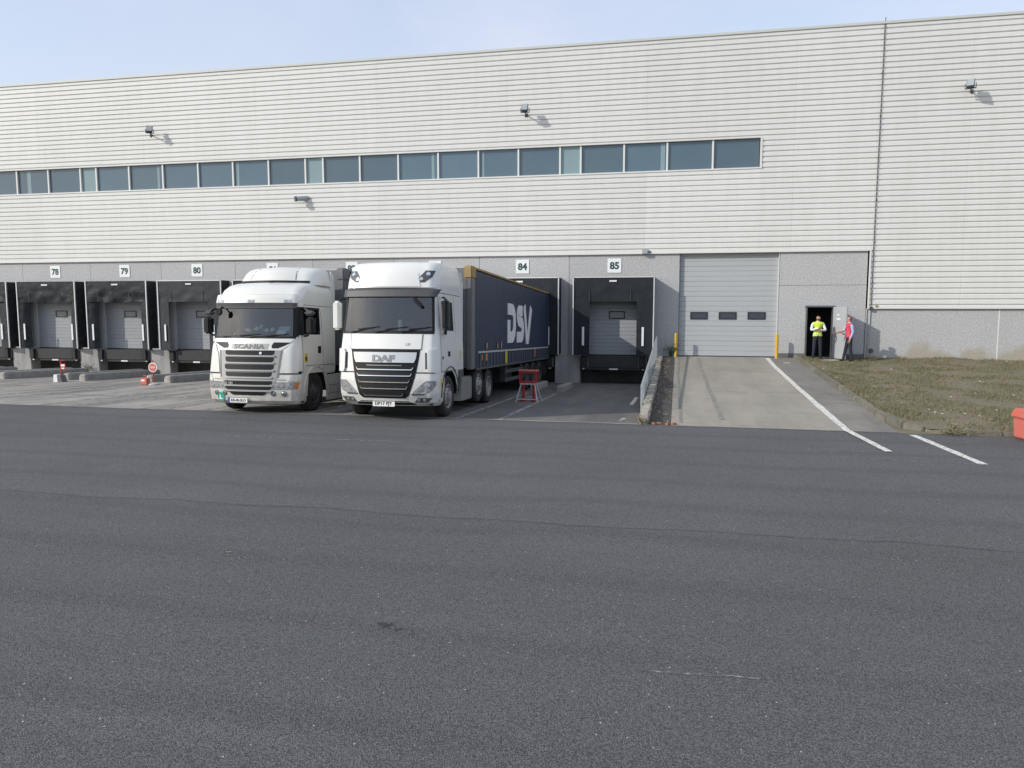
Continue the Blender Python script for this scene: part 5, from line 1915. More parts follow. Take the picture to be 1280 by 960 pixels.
qs0, qs1 = CS.sy(0.5, 2.3), CS.sy(1.42, 2.3)
zsS = list(np.linspace(0.24, 1.2, 22)) + [1.4, 1.58, 1.75, 1.89, 2.1, 2.3, 2.5, 2.62, 2.66, 2.7, 2.74, 2.85, 2.93, 2.97, 3.03, 3.1, 3.16, 3.22, 3.26, 3.29, 3.31, 3.33]
CS.shell('cab', 'truck_cream', ts, zsS, [(-1.2, 1.2, 1.91, 2.67), (qs0, qs1, 1.98, 2.62), (-qs1, -qs0, 1.98, 2.62)], AS2)
CS.patch('windscreen', [(1.91, -1.11, 1.11), (2.3, -1.1, 1.1), (2.67, -1.07, 1.07)], 'windscreen', ts, 0.006, 0.008, 24, 3)
CS.patch('windscreen_surround', [(1.875, -1.12, 1.12), (1.93, -1.12, 1.12)], 'black_plastic', ts, 0.012, 0.02, 22, 1)
CS.patch('windscreen_header', [(2.62, -1.08, 1.08), (2.75, -1.09, 1.09)], 'grey_plastic', ts, 0.05, 0.06, 22, 2)
for sg in (-1, 1):
    CS.patch('pillar_trim', [(1.92, sg * 1.05, sg * 1.16), (2.3, sg * 1.04, sg * 1.14), (2.66, sg * 1.02, sg * 1.12)], 'black_plastic', ts, 0.01, 0.015, 4, 3)
    CS.patch('side_window', [(1.98, 0.5, 1.2), (2.1, 0.5, 1.42), (2.62, 0.5, 1.42)], 'side_glass', ts, 0.003, 0.006, 6, 2, side=sg)
    CS.patch('pillar_trim', [(1.96, 0.22, 0.52), (2.3, 0.28, 0.52), (2.64, 0.33, 0.52)], 'black_plastic', ts, 0.008, 0.012, 6, 2, side=sg)
    CS.patch('window_trim', [(2.61, 0.33, 1.44), (2.67, 0.33, 1.44)], 'black_plastic', ts, 0.008, 0.012, 6, 1, side=sg)
    d = CS.patch('door', [(1.0, 0.42, 1.5), (1.95, 0.42, 1.5)], 'truck_cream', ts, 0.009, 0.02, 12, 3, side=sg)
    for ya in (0.395, 1.51):
        CS.patch('door_seal', [(1.0, ya, ya + 0.018), (2.6, ya, ya + 0.018)], 'seam', d, 0.003, 0.01, 1, 6, side=sg)
    CS.patch('handle', [(1.5, 1.2, 1.36), (1.68, 1.22, 1.38)], 'black_plastic', d, 0.024, 0.03, 3, 1, side=sg)
    CS.patch('side_crease', [(1.18, 0.5, 2.15), (1.2, 0.5, 2.15)], 'seam', d, 0.011, 0.01, 8, 1, side=sg)
    CS.patch('roof_line', [(2.72, 0.6, 2.17), (2.735, 0.6, 2.17)], 'seam', ts, 0.004, 0.01, 10, 1, side=sg)
    # lamps
    hl = CS.patch('headlight', [(0.62, sg * 0.64, sg * 1.14), (0.8, sg * 0.6, sg * 1.2)], 'lamp_lens', ts, 0.012, 0.03, 8, 2)
    CS.patch('indicator', [(0.63, sg * 1.15, sg * 1.21), (0.79, sg * 1.18, sg * 1.225)], 'amber', hl, 0.014, 0.03, 2, 1)
    for xx in (0.74, 0.88, 1.02):
        q = CS.sx(sg * xx, 0.71)
        p, n = CS.P(q, 0.71), CS.N(q, 0.71)
        MB().cyl(p + n * 0.01, p + n * 0.022, 0.05, 0.042, 14).build('lamp_reflector', 'chrome', hl, smooth=True)
    CS.patch('bumper_corner', [(0.82, sg * 1.02, sg * 1.235), (0.98, sg * 1.1, sg * 1.24)], 'truck_cream', ts, 0.02, 0.03, 4, 1)
    CS.patch('corner_gap', [(0.99, sg * 0.78, sg * 1.235), (1.06, sg * 0.98, sg * 1.238)], 'black_plastic', ts, 0.012, 0.02, 5, 1)
    for xx, rr in ((0.66, 0.05), (0.92, 0.055)):
        q = CS.sx(sg * xx, 0.51)
        p, n = CS.P(q, 0.51), CS.N(q, 0.51)
        f = MB().cyl(p + n * 0.0, p + n * 0.012, rr * 1.25, rr * 1.2, 14).build('fog_lamp', 'grey_plastic', ts, smooth=True)
        MB().cyl(p + n * 0.01, p + n * 0.02, rr, rr * .8, 14).build('lamp_reflector', 'chrome', f, smooth=True)
    # wing-shaped dark vents under the windscreen
    CS.patch('front_vent', [(1.63, sg * 0.6, sg * 0.74), (1.7, sg * 0.585, sg * 0.9), (1.775, sg * 0.63, sg * 1.04)], 'black_plastic', ts, 0.02, 0.02, 8, 2)
    CS.patch('front_edge', [(0.9, sg * 0.76, sg * 0.79), (1.58, sg * 0.83, sg * 0.86)], 'seam', ts, 0.01, 0.012, 1, 3)
    CS.patch('corner_panel', [(1.02, sg * 0.82, sg * 1.2), (1.5, sg * 0.9, sg * 1.2), (1.75, sg * 1.04, sg * 1.18)], 'truck_cream', ts, 0.022, 0.024, 8, 3)
    mudguard(ts, sg * 0.75, sg * 1.21, 1.08, 0.5, 0.635, 'black_plastic', 0, 180, 'wheel_arch')
    mudguard(ts, sg * 1.2, sg * 1.268, 1.08, 0.5, 0.69, 'truck_cream', 0, 178, 'arch_trim')
    wheel(ts, sg * 1.06, 1.08, 0.5, sg, True, dark=True)
    wheel(ts, sg * 1.06, 4.75, 0.5, sg, False, dual=True, dark=True)
    sk = MB().box(sg * 1.19 - 0.03, sg * 1.19 + 0.03, 1.8, 4.1, 0.22, 0.92).build('side_skirt', 'truck_cream', ts, bevel=0.015)
    for z in (0.4, 0.62):
        MB().box(sg * 1.222 - 0.004, sg * 1.222 + 0.004, 1.82, 4.08, z, z + 0.014).build('skirt_groove', 'seam', sk)
    MB().box(sg * 1.18 - 0.05, sg * 1.18 + 0.05, 0.3, 0.46, 0.26, 0.52).build('step', 'grey_plastic', ts, bevel=0.01)
CS.patch('sun_brow', [(2.755, -1.1, 1.1), (2.86, -1.13, 1.13), (2.935, -1.12, 1.12)], 'truck_cream', ts, 0.05, 0.06, 24, 2)
for x in (-0.92, -0.02, 0.9, -0.55):
    if x != -0.55:
        CS.patch('marker_lamp', [(2.76, x - 0.09, x + 0.09), (2.83, x - 0.09, x + 0.09)], 'lamp_lens', ts, 0.058, 0.02, 3, 1)
CS.patch('brow_gap', [(2.938, -1.07, 1.07), (2.962, -1.07, 1.07)], 'grey_plastic', ts, 0.02, 0.03, 22, 1)
# roof deflector
CT = Cab([(3.28, 0.92, 1.13, 0.2, 0.4, 0.5, 2.2), (3.42, 0.98, 1.12, 0.22, 0.42, 0.5, 2.2), (3.58, 1.1, 1.09, 0.22, 0.42, 0.5, 2.2), (3.68, 1.22, 1.04, 0.22, 0.42, 0.5, 2.2), (3.74, 1.36, 0.96, 0.2, 0.42, 0.45, 2.2), (3.77, 1.55, 0.82, 0.16, 0.4, 0.4, 2.2)])
df = CT.shell('roof_deflector', 'truck_cream', ts, [3.28, 3.35, 3.42, 3.5, 3.58, 3.63, 3.68, 3.71, 3.74, 3.76, 3.77], [], None)
CT.patch('deflector_trim', [(3.32, -0.98, 0.98), (3.37, -0.98, 0.98)], 'black_plastic', df, 0.02, 0.03, 20, 1)
CT.patch('deflector_edge', [(3.4, -0.66, -0.64), (3.72, -0.58, -0.56)], 'seam', df, 0.004, 0.01, 1, 4)
CT.patch('deflector_edge', [(3.4, 0.64, 0.66), (3.72, 0.56, 0.58)], 'seam', df, 0.004, 0.01, 1, 4)
MB().bar((0.15, 0.7, 3.31), (0.75, 0.75, 3.34), 0.02, 0.03).build('roof_aerial', 'black_plastic', ts)
for sg in (-1, 1):
    MB().prism([(2.18, 1.0), (2.42, 1.0), (2.42, 3.2), (2.36, 3.6), (2.18, 3.7)], 'x', sg * 1.13 - 0.02, sg * 1.13 + 0.02).build('side_fairing', 'truck_cream', ts, bevel=0.01)
# grille
pn = CS.patch('front_panel', [(1.58, -0.82, 0.82), (1.7, -0.98, 0.98), (1.87, -1.09, 1.09)], 'truck_cream', ts, 0.012, 0.02, 18, 2)
CS.patch('badge_field', [(1.6, -0.5, 0.5), (1.74, -0.52, 0.52)], 'silver_plastic', pn, 0.016, 0.01, 12, 1)
curve_text(pn, CS, 'lettering', 'SCANIA', 0.15, 'badge_dark', 0.0, 1.67, 0.018, 0.006, 0.004, 1.5, 1.05)
gf = CS.patch('grille', [(0.5, -0.45, 0.45), (0.58, -0.6, 0.6), (0.86, -0.74, 0.74), (1.58, -0.82, 0.82)], 'silver_plastic', ts, 0.008, 0.02, 16, 3)
for i, (z0, z1, hw) in enumerate(((1.46, 1.565, 0.64), (1.285, 1.39, 0.63), (1.1, 1.21, 0.64), (0.925, 1.02, 0.6), (0.73, 0.81, 0.62), (0.605, 0.68, 0.6), (0.48, 0.56, 0.46))):
    sl = CS.patch('grille_slot', [(z0 - 0.006, -hw + 0.05, hw - 0.05), (z0 + 0.03, -hw - 0.02, hw + 0.02), (z1 + 0.014, -hw - 0.03, hw + 0.03)], 'black_plastic', gf, 0.016, 0.02, 16, 1)
    if i < 6:
        CS.patch('grille_slat', [(z0 - 0.042, -hw - 0.02, hw + 0.02), (z0 - 0.02, -hw - 0.05, hw + 0.05), (z0 - 0.004, -hw - 0.05, hw + 0.05)], 'silver_plastic', sl, 0.034, 0.045, 16, 1)
CS.patch('bumper_gap', [(0.852, -0.98, 0.98), (0.866, -0.98, 0.98)], 'seam', ts, 0.006, 0.01, 18, 1)
curve_text(gf, CS, 'model_badge', 'R 450', 0.085, 'chrome', -0.5, 0.765, 0.022, 0.006, 0.003, 1.1)
q = CS.sx(0.33, 1.51)
p, n = CS.P(q, 1.51), CS.N(q, 1.51)
MB().cyl(p + n * 0.016, p + n * 0.03, 0.035, n=14).build('grille_badge', 'chrome', gf)
CS.patch('plate_holder', [(0.26, -0.66, 0.13), (0.41, -0.6, 0.07)], 'silver_plastic', ts, 0.008, 0.02, 8, 1)
pl = MB().box(-0.53, 0.0, -0.16, -0.14, 0.28, 0.395).build('number_plate', 'plate_white', ts)
MB().box(-0.53, -0.48, -0.164, -0.1605, 0.28, 0.395).build('country_band', 'plate_blue', pl)
text('lettering', 'KR-05-SLO', 0.088, 'ink_black', pl, front(-0.24, -0.16, 0.338), 0.003, 0.003)
q = CS.sx(-0.79, 0.41)
p, n = CS.P(q, 0.41), CS.N(q, 0.41)
stk = MB().cyl(p + n * 0.004, p + n * 0.012, 0.115, n=24).build('round_sticker', 'sticker_teal', ts)
text('lettering', 'L', 0.17, 'sign_white', stk, lambda u, v, d: p + n * (0.012 + d) + Vector((u, 0.25 * u * -1 * 0, v)), 0.003, 0.008)
for x0, x1 in ((-0.5, 0.15), (0.3, 0.85)):
    wiper(ts, CS, x0 - 0.3, 1.9, x1, 1.97, 0.03)
interior(ts, CS, 1.9, 2.6, 0.15)
CS.patch('windscreen_paper', [(1.98, 0.64, 0.86), (2.08, 0.68, 0.92)], 'sign_white', ts, -0.004, 0.004, 3, 1)
CS.patch('windscreen_paper', [(2.06, 0.68, 0.96), (2.18, 0.72, 0.98)], 'paper_blue', ts, -0.012, 0.004, 3, 1)
for i, (x, z, w_) in enumerate(((-0.28, 2.06, 0.12), (-0.04, 2.09, 0.1), (0.1, 2.15, 0.05), (0.24, 2.05, 0.08), (0.42, 2.07, 0.08))):
    MB().prism([(-w_, 0.0), (w_ * 0.6, -0.02), (w_, 0.05), (w_ * 0.2, 0.09)], 'y', 0.34, 0.37).build('dashboard_ornament', 'toy_white', ts, loc=(x, 0, z), rot=(0, rnd.uniform(-.5, .5), 0), bevel=0.01)
b = MB()
b.bar((-0.52, 0.36, 1.92), (-0.52, 0.34, 2.22), 0.015)
b.bar((-0.56, 0.33, 2.24), (-0.46, 0.33, 2.22), 0.03, 0.06)
b.build('phone_holder', 'black_plastic', ts)
MB().lathe([(-0.03, 0.0), (-0.03, 0.07), (0.02, 0.09), (0.04, 0.06), (0.04, 0.0)], (-0.86, 0.02, 2.53), 'y', 14).build('kerb_mirror', 'black_plastic', ts, smooth=True)
MB().bar((-0.86, 0.06, 2.57), (-0.9, 0.25, 2.68), 0.03).build('kerb_mirror_arm', 'black_plastic', ts)
for sg in (-1, 1):
    yy = 0.34 if sg < 0 else 0.3
    mr = MB().box(sg * 1.44 - 0.1, sg * 1.44 + 0.1, yy, yy + 0.2, 1.98, 2.42).build('door_mirror', 'black_plastic', ts, bevel=0.05)
    MB().box(sg * 1.44 - 0.085, sg * 1.44 + 0.085, yy + 0.195, yy + 0.21, 2.02, 2.38).build('mirror_glass', 'chrome', mr)
    m2 = MB().box(sg * 1.42 - 0.12, sg * 1.42 + 0.12, yy + 0.02, yy + 0.2, 2.46, 2.58).build('wide_mirror', 'grey_plastic', ts, bevel=0.04)
    b = MB()
    b.tube([(sg * 1.17, 0.5, 2.64), (sg * 1.28, 0.44, 2.62), (sg * 1.4, yy + 0.1, 2.55)], 0.035, 8)
    b.tube([(sg * 1.2, 0.52, 1.94), (sg * 1.32, 0.45, 1.95), (sg * 1.42, yy + 0.1, 2.02)], 0.025, 8)
    b.build('mirror_arm', 'black_plastic', ts, smooth=True)
CS.patch('warning_sticker', [(1.27, 0.46, 0.62), (1.5, 0.46, 0.62)], 'sticker_yellow', ts, 0.012, 0.01, 2, 1, side=1)
CS.patch('sticker_print', [(1.31, 0.5, 0.58), (1.42, 0.49, 0.59)], 'ink_black', ts, 0.015, 0.01, 2, 1, side=1)
chassis(ts, 0.3, 5.8)
MB().box(-1.1, 1.1, 0.15, 0.5, 0.3, 0.45).build('bumper_underside', 'black_plastic', ts)
MB().cyl((0, 4.4, 1.08), (0, 4.4, 1.16), 0.5, n=24).build('fifth_wheel', 'chassis', ts)
MB().box(-1.0, 1.0, 2.2, 2.24, 1.0, 3.3).build('rear_wall', 'grey_plastic', ts)


# ---------- trailers
def stroke(pts, w):
    """thick polyline in 2D -> quads with mitred joints."""
    L_, R__ = [], []
    n = len(pts)
    for i, p in enumerate(pts):
        p = Vector(p)
        d0 = (p - Vector(pts[i - 1])).normalized() if i else None
        d1 = (Vector(pts[i + 1]) - p).normalized() if i < n - 1 else None
        d = (d0 + d1).normalized() if d0 and d1 else (d0 or d1)
        nn = Vector((-d.y, d.x))
        ref = d1 or d0
        sc = 1 / max(0.45, nn.dot(Vector((-ref.y, ref.x))))
        L_.append(p + nn * w / 2 * sc)
        R__.append(p - nn * w / 2 * sc)
    return L_, R__


def arcpts(cx, cy, rx, ry, a0, a1, n=6):
    return [(cx + rx * math.cos(R(a0 + (a1 - a0) * k / n)), cy + ry * math.sin(R(a0 + (a1 - a0) * k / n))) for k in range(n + 1)]


def trailer(x, y0, y1, label, main, logo):
    t = empty('curtain_trailer', (x, y0, apron_z(y0)), label, 'trailer', 'parked lorries', rot=(-0.0385, 0, 0))
    Lh = y1 - y0
    W_, ZF, ZT_ = 1.265, 1.13, 3.83
    MB().box(-W_ + 0.01, W_ - 0.01, 0.02, Lh, ZF, ZF + 0.12).build('floor', 'trailer_grey', t)
    MB().box(-W_ + 0.02, W_ - 0.02, 0.0, 0.06, ZF + 0.1, ZT_ - 0.04).build('front_bulkhead', 'trailer_grey' if not logo else 'trailer_grey', t, bevel=0.01)
    MB().box(-W_ + 0.03, W_ - 0.03, 0.02, Lh, ZT_ - 0.05, ZT_ - 0.02).build('roof_sheet', 'rail_white', t)
    for sg in (-1, 1):
        MB().box(sg * (W_ - 0.02) - 0.035, sg * (W_ - 0.02) + 0.035, 0.02, Lh - 0.02, ZT_ - 0.06, ZT_).build('roof_rail', 'cap_yellow' if logo else 'trailer_grey', t, bevel=0.008)
        MB().box(sg * (W_ - 0.07) - 0.07, sg * (W_ - 0.07) + 0.07, -0.02, 0.42, ZF - 0.05, ZT_ - 0.3).build('corner_post', 'trailer_grey', t, bevel=0.02)
        MB().box(sg * (W_ - 0.07) - 0.07, sg * (W_ - 0.07) + 0.07, Lh - 0.3, Lh, ZF - 0.05, ZT_ - 0.09).build('corner_post', 'trailer_grey', t, bevel=0.02)
        MB().box(sg * (W_ - 0.09) - 0.11, sg * (W_ - 0.09) + 0.11, -0.04, 0.4, ZT_ - 0.32, ZT_ + 0.02).build('corner_cap', 'cap_yellow' if logo else 'trailer_grey', t, bevel=0.03)
        # rippled curtain
        rows = []
        ny = 120
        for z in np.linspace(ZF - 0.02, ZT_ - 0.09, 9):
            row = []
            for i in range(ny + 1):
                yy = 0.42 + (Lh - 0.72) * i / ny
                f = min(1, (z - ZF) / 0.4, (ZT_ - z) / 0.4)
                row.append((sg * (W_ + 0.002 + 0.012 * noise.noise((yy * 1.6, z * 0.5, sg)) * f + 0.006 * noise.noise((yy * 5, z * 0.4, 5 + sg))), yy, z))
            rows.append(row)
        cu = MB().grid(rows).build('side_curtain', main, t, smooth=True, angle=80)
        if sg > 0 or logo:
            MB().box(sg * (W_ + 0.014) - 0.006, sg * (W_ + 0.014) + 0.006, 0.68, Lh - 0.35, ZF + 0.375, ZF + 0.425).build('white_band', 'rail_white', cu)
            sm_ = MB().box(-0.004, 0.004, -0.022, 0.022, 0.0, 0.38).mesh('strap', 'strap')
            k = 0
            yy = 0.9
            while yy < Lh - 0.5:
                inst('strap', sm_, cu, (sg * (W_ + 0.022), yy, ZF - 0.03))
                yy += 0.42
        MB().box(sg * 1.2 - 0.03, sg * 1.2 + 0.03, 0.7, Lh - 0.1, ZF - 0.09, ZF - 0.03).build('side_rave', 'trailer_grey', t)
        for yc in (Lh - 4.6, Lh - 3.3, Lh - 2.0):
            wheel(t, sg * 1.08, yc, 0.5, sg, False, dark=True)
        b = MB()
        for z in (0.5, 0.78):
            b.box(sg * 1.2 - 0.02, sg * 1.2 + 0.02, 4.4, Lh - 5.4, z, z + 0.12)
        for yy in (4.6, Lh - 5.6):
            b.box(sg * 1.17 - 0.02, sg * 1.17 + 0.02, yy, yy + 0.08, 0.5, ZF)
        b.build('side_guard', 'grey_plastic', t)
        MB().bar((sg * 0.85, 3.4, ZF), (sg * 0.85, 3.4, 0.35), 0.12).build('landing_leg', 'trailer_grey', t)
        MB().box(sg * 1.05 - 0.2, sg * 1.05 + 0.2, Lh - 0.95, Lh - 0.9, 0.35, 0.95).build('mudflap', 'rubber', t)
    b = MB()
    for xx in (-0.45, 0.45):
        b.box(xx - 0.06, xx + 0.06, 1.2, Lh - 0.1, ZF - 0.35, ZF)
    for yc in (Lh - 4.6, Lh - 3.3, Lh - 2.0):
        b.cyl((-1.0, yc, 0.5), (1.0, yc, 0.5), 0.07, n=10)
    b.box(-1.2, 1.2, Lh - 0.25, Lh - 0.15, 0.45, 0.6)
    b.box(-0.9, 0.9, 5.0, 6.8, 0.45, 0.95)
    b.build('chassis', 'chassis', t)
    return t, W_, ZF, Lh


YT0, YT1 = -13.25, -0.55
t84, W_, ZF, Lh = trailer(-6.66, YT0, YT1, 'dark blue curtain sided trailer with white DSV lettering backed into dock 84', 'curtain_navy', True)
u0, v0, H_ = (-8.85 - YT0), 1.77, 1.28
letters = {
    'letter_d': [(0.0, 1.09), (0.62, 1.09)] + arcpts(0.62, 0.74, 0.42, 0.35, 80, 0)[0:] + [(1.04, 0.5)] + arcpts(0.62, 0.52, 0.42, 0.34, 0, -80)[1:] + [(0.18, 0.18), (0.18, 0.74)],
    'letter_s': [(2.35, 1.09), (1.95, 1.09)] + arcpts(1.85, 0.91, 0.24, 0.18, 100, 260) + [(2.15, 0.69)] + arcpts(2.2, 0.435, 0.26, 0.25, 85, -85) + [(1.45, 0.18)],
    'letter_v': [(2.72, 1.28), (3.2, 0.1), (3.42, 0.1), (3.98, 1.28)],
}
for nm, pts in letters.items():
    w_ = {'letter_d': 0.37, 'letter_s': 0.37, 'letter_v': 0.34}[nm]
    Lp, Rp = stroke(pts, w_)
    b = MB()
    xx = W_ + 0.024
    for i in range(len(pts) - 1):
        q4 = [Lp[i], Lp[i + 1], Rp[i + 1], Rp[i]]
        b.add([(xx, u0 + q.x, v0 + q.y) for q in q4] + [(xx - 0.02, u0 + q.x, v0 + q.y) for q in q4], [(0, 1, 2, 3), (4, 7, 6, 5), (0, 4, 5, 1), (1, 5, 6, 2), (2, 6, 7, 3), (3, 7, 4, 0)])
    b.build(nm, 'logo_white', t84)
for yy, m_, zz, hh, ww in ((-9.1, 'label_yellow', 1.12, 0.4, 0.3), (-4.1, 'sticker_orange', 1.2, 0.3, 0.3), (-12.2, 'sticker_orange', 1.3, 0.16, 0.16), (-11.7, 'cap_yellow', 1.28, 0.2, 0.2), (-11.65, 'cap_yellow', 1.62, 0.16, 0.16), (-10.3, 'cap_yellow', 1.62, 0.14, 0.14), (-9.8, 'rail_white', 1.6, 0.22, 0.06)):
    MB().box(W_ + 0.028, W_ + 0.034, yy - YT0 - ww / 2, yy - YT0 + ww / 2, zz, zz + hh).build('warning_sticker', m_, t84)
trailer(-10.45, YT0 + 0.3, YT1, 'dark grey trailer behind the left tractor unit, backed into dock 83', 'curtain_dark', False)


# ------------------------------------------------------------------ people
def person(name, loc, rotz, J, Rr, E, regions, label, vest, vest_m, hair_m, vest_band=None):
    """J joints, Rr radii, E edges (skin graph). regions: bone -> material."""
    t = empty(name, loc, label, 'person', rot=(0, 0, rotz))
    names_ = list(J)
    idx = {k: i for i, k in enumerate(names_)}
    me = bpy.data.meshes.new('skin_graph')
    me.from_pydata([J[k] for k in names_], [(idx[a], idx[b]) for a, b in E], [])
    ob = bpy.data.objects.new('skin_graph', me)
    COL.objects.link(ob)
    sk = ob.modifiers.new('s', 'SKIN')
    sk.use_smooth_shade = True
    sk.branch_smoothing = 0.3
    for k, i in idx.items():
        r_ = Rr[k]
        me.skin_vertices[0].data[i].radius = r_ if isinstance(r_, tuple) else (r_, r_)
        me.skin_vertices[0].data[i].use_root = (k == 'pelvis')
    sub = ob.modifiers.new('d', 'SUBSURF')
    sub.levels = sub.render_levels = 2
    dg = bpy.context.evaluated_depsgraph_get()
    body = bpy.data.meshes.new_from_object(ob.evaluated_get(dg))
    bpy.data.objects.remove(ob)
    bm0 = bmesh.new()
    bm0.from_mesh(body)
    bmesh.ops.recalc_face_normals(bm0, faces=bm0.faces)
    bm0.to_mesh(body)
    bm0.free()
    mats = sorted({v for v in regions.values()})
    body.materials.clear()
    for m_ in mats:
        body.materials.append(M[m_])
    segs = [(Vector(J[a]), Vector(J[b]), regions.get((a, b), 'skin'), (a, b)) for a, b in E]

    def near(p):
        best = None
        for a, b, m_, k in segs:
            ab = b - a
            f = max(0, min(1, (p - a).dot(ab) / max(1e-9, ab.length_squared)))
            d = (p - a - ab * f).length
            ra, rb = (max(q) if isinstance(q, tuple) else q for q in (Rr[k[0]], Rr[k[1]]))
            d -= (ra + (rb - ra) * f) * 0.6
            if best is None or d < best[0]:
                best = (d, m_, k)
        return best
    owner = []
    for p in body.polygons:
        _, m_, k = near(p.center)
        p.material_index = mats.index(m_)
        owner.append(k)
    body.polygons.foreach_set('use_smooth', [True] * len(body.polygons))
    # sculpt nose, brow and chin a little: push face vertices of the head along its facing
    hd_, fc = Vector(J['head']), Vector(J['face_dir']).normalized() if 'face_dir' in J else Vector((0, -1, 0))
    o = inst('body', body, t)

    def shell(nm, cond, m_, off):
        bm = bmesh.new()
        bm.from_mesh(body)
        bm.faces.ensure_lookup_table()
        bm.normal_update()
        nrm = {v.index: v.normal.copy() for v in bm.verts}
        dele = [f for f, k in zip(bm.faces, owner) if not cond(f.calc_center_median(), k)]
        for v in bm.verts:
            v.co += nrm[v.index] * off
        bmesh.ops.delete(bm, geom=dele, context='FACES')
        me2 = bpy.data.meshes.new(nm)
        bm.to_mesh(me2)
        bm.free()
        me2.materials.clear()
        me2.materials.append(M[m_])
        for p_ in me2.polygons:
            p_.material_index = 0
        me2.polygons.foreach_set('use_smooth', [True] * len(me2.polygons))
        return inst(nm, me2, t)
    vs_ = shell('vest', vest, vest_m, 0.014)
    if vest_band:
        for z0, z1 in vest_band:
            bnd = shell('reflective_band', lambda c, k: vest(c, k) and z0 < c.z < z1, 'vest_silver', 0.02)
            bnd.parent = vs_
    return t, o, shell


def hand(J, Rr, E, regions, side, wrist, d, up, curl=0.5):
    """palm and five fingers from the wrist along d; up = back of hand."""
    d, up = Vector(d).normalized(), Vector(up).normalized()
    sd = d.cross(up).normalized()
    w = Vector(wrist)
    p = side + 'palm'
    J[p] = tuple(w + d * 0.075)
    Rr[p] = 0.03
    E.append((side + 'wrist', p))
    regions[(side + 'wrist', p)] = 'skin'
    for i, (o_, l) in enumerate(((-0.03, 0.065), (-0.01, 0.08), (0.011, 0.075), (0.03, 0.06))):
        a, b_, c_ = side + 'k%d' % i, side + 'm%d' % i, side + 'f%d' % i
        base = w + d * 0.098 + sd * o_
        J[a] = tuple(base)
        dd = (d - up * curl * 0.5).normalized()
        J[b_] = tuple(base + dd * l * 0.55)
        d2 = (d - up * curl * 1.4).normalized()
        J[c_] = tuple(base + dd * l * 0.55 + d2 * l * 0.45)
        Rr[a], Rr[b_], Rr[c_] = 0.0105, 0.0095, 0.0075
        for e in ((p, a), (a, b_), (b_, c_)):
            E.append(e)
            regions[e] = 'skin'
    a, b_ = side + 't0', side + 't1'
    J[a] = tuple(w + d * 0.06 - sd * 0.045 - up * 0.01)
    J[b_] = tuple(w + d * 0.1 - sd * 0.06 - up * 0.02)
    Rr[a], Rr[b_] = 0.012, 0.009
    for e in ((p, a), (a, b_)):
        E.append(e)
        regions[e] = 'skin'


def base_body(legs, sleeve, trouser, lean=0.0, head_turn=0.0):
    J = {'pelvis': (0, 0, 0.96), 'waist': (0, 0.005 - lean * 0.3, 1.1), 'chest': (0, 0.0 - lean * 0.7, 1.3), 'upchest': (0, -lean, 1.42), 'neck': (0, -0.01 - lean, 1.5), 'skull': (0, -0.02 - lean, 1.585), 'head': (0, -0.025 - lean, 1.66), 'crown': (0, -0.01 - lean, 1.715)}
    Rr = {'pelvis': (0.165, 0.12), 'waist': (0.15, 0.115), 'chest': (0.175, 0.125), 'upchest': (0.15, 0.095), 'neck': (0.058, 0.06), 'skull': (0.07, 0.085), 'head': (0.075, 0.095), 'crown': (0.055, 0.065)}
    E = [('pelvis', 'waist'), ('waist', 'chest'), ('chest', 'upchest'), ('upchest', 'neck'), ('neck', 'skull'), ('skull', 'head'), ('head', 'crown')]
    rg = {('pelvis', 'waist'): trouser, ('waist', 'chest'): sleeve, ('chest', 'upchest'): sleeve, ('upchest', 'neck'): 'skin', ('neck', 'skull'): 'skin', ('skull', 'head'): 'skin', ('head', 'crown'): 'skin'}
    for sd, (hip, knee, ankle, toe) in legs.items():
        for k, v, r_ in (('hip', hip, 0.095), ('knee', knee, 0.066), ('ankle', ankle, 0.052), ('heel', (ankle[0], ankle[1] + 0.02, 0.045), 0.045), ('toe', toe, 0.038)):
            J[sd + k] = v
            Rr[sd + k] = r_
        E += [('pelvis', sd + 'hip'), (sd + 'hip', sd + 'knee'), (sd + 'knee', sd + 'ankle'), (sd + 'ankle', sd + 'heel'), (sd + 'heel', sd + 'toe')]
        rg.update({('pelvis', sd + 'hip'): trouser, (sd + 'hip', sd + 'knee'): trouser, (sd + 'knee', sd + 'ankle'): trouser, (sd + 'ankle', sd + 'heel'): 'shoe_black', (sd + 'heel', sd + 'toe'): 'shoe_black'})
    return J, Rr, E, rg


def arm(J, Rr, E, rg, sd, sh, el, wr, sleeve):
    for k, v, r_ in (('shoulder', sh, 0.066), ('elbow', el, 0.05), ('wrist', wr, 0.034)):
        J[sd + k] = v
        Rr[sd + k] = r_
    E += [('upchest', sd + 'shoulder'), (sd + 'shoulder', sd + 'elbow'), (sd + 'elbow', sd + 'wrist')]
    rg.update({('upchest', sd + 'shoulder'): sleeve, (sd + 'shoulder', sd + 'elbow'): sleeve, (sd + 'elbow', sd + 'wrist'): sleeve})


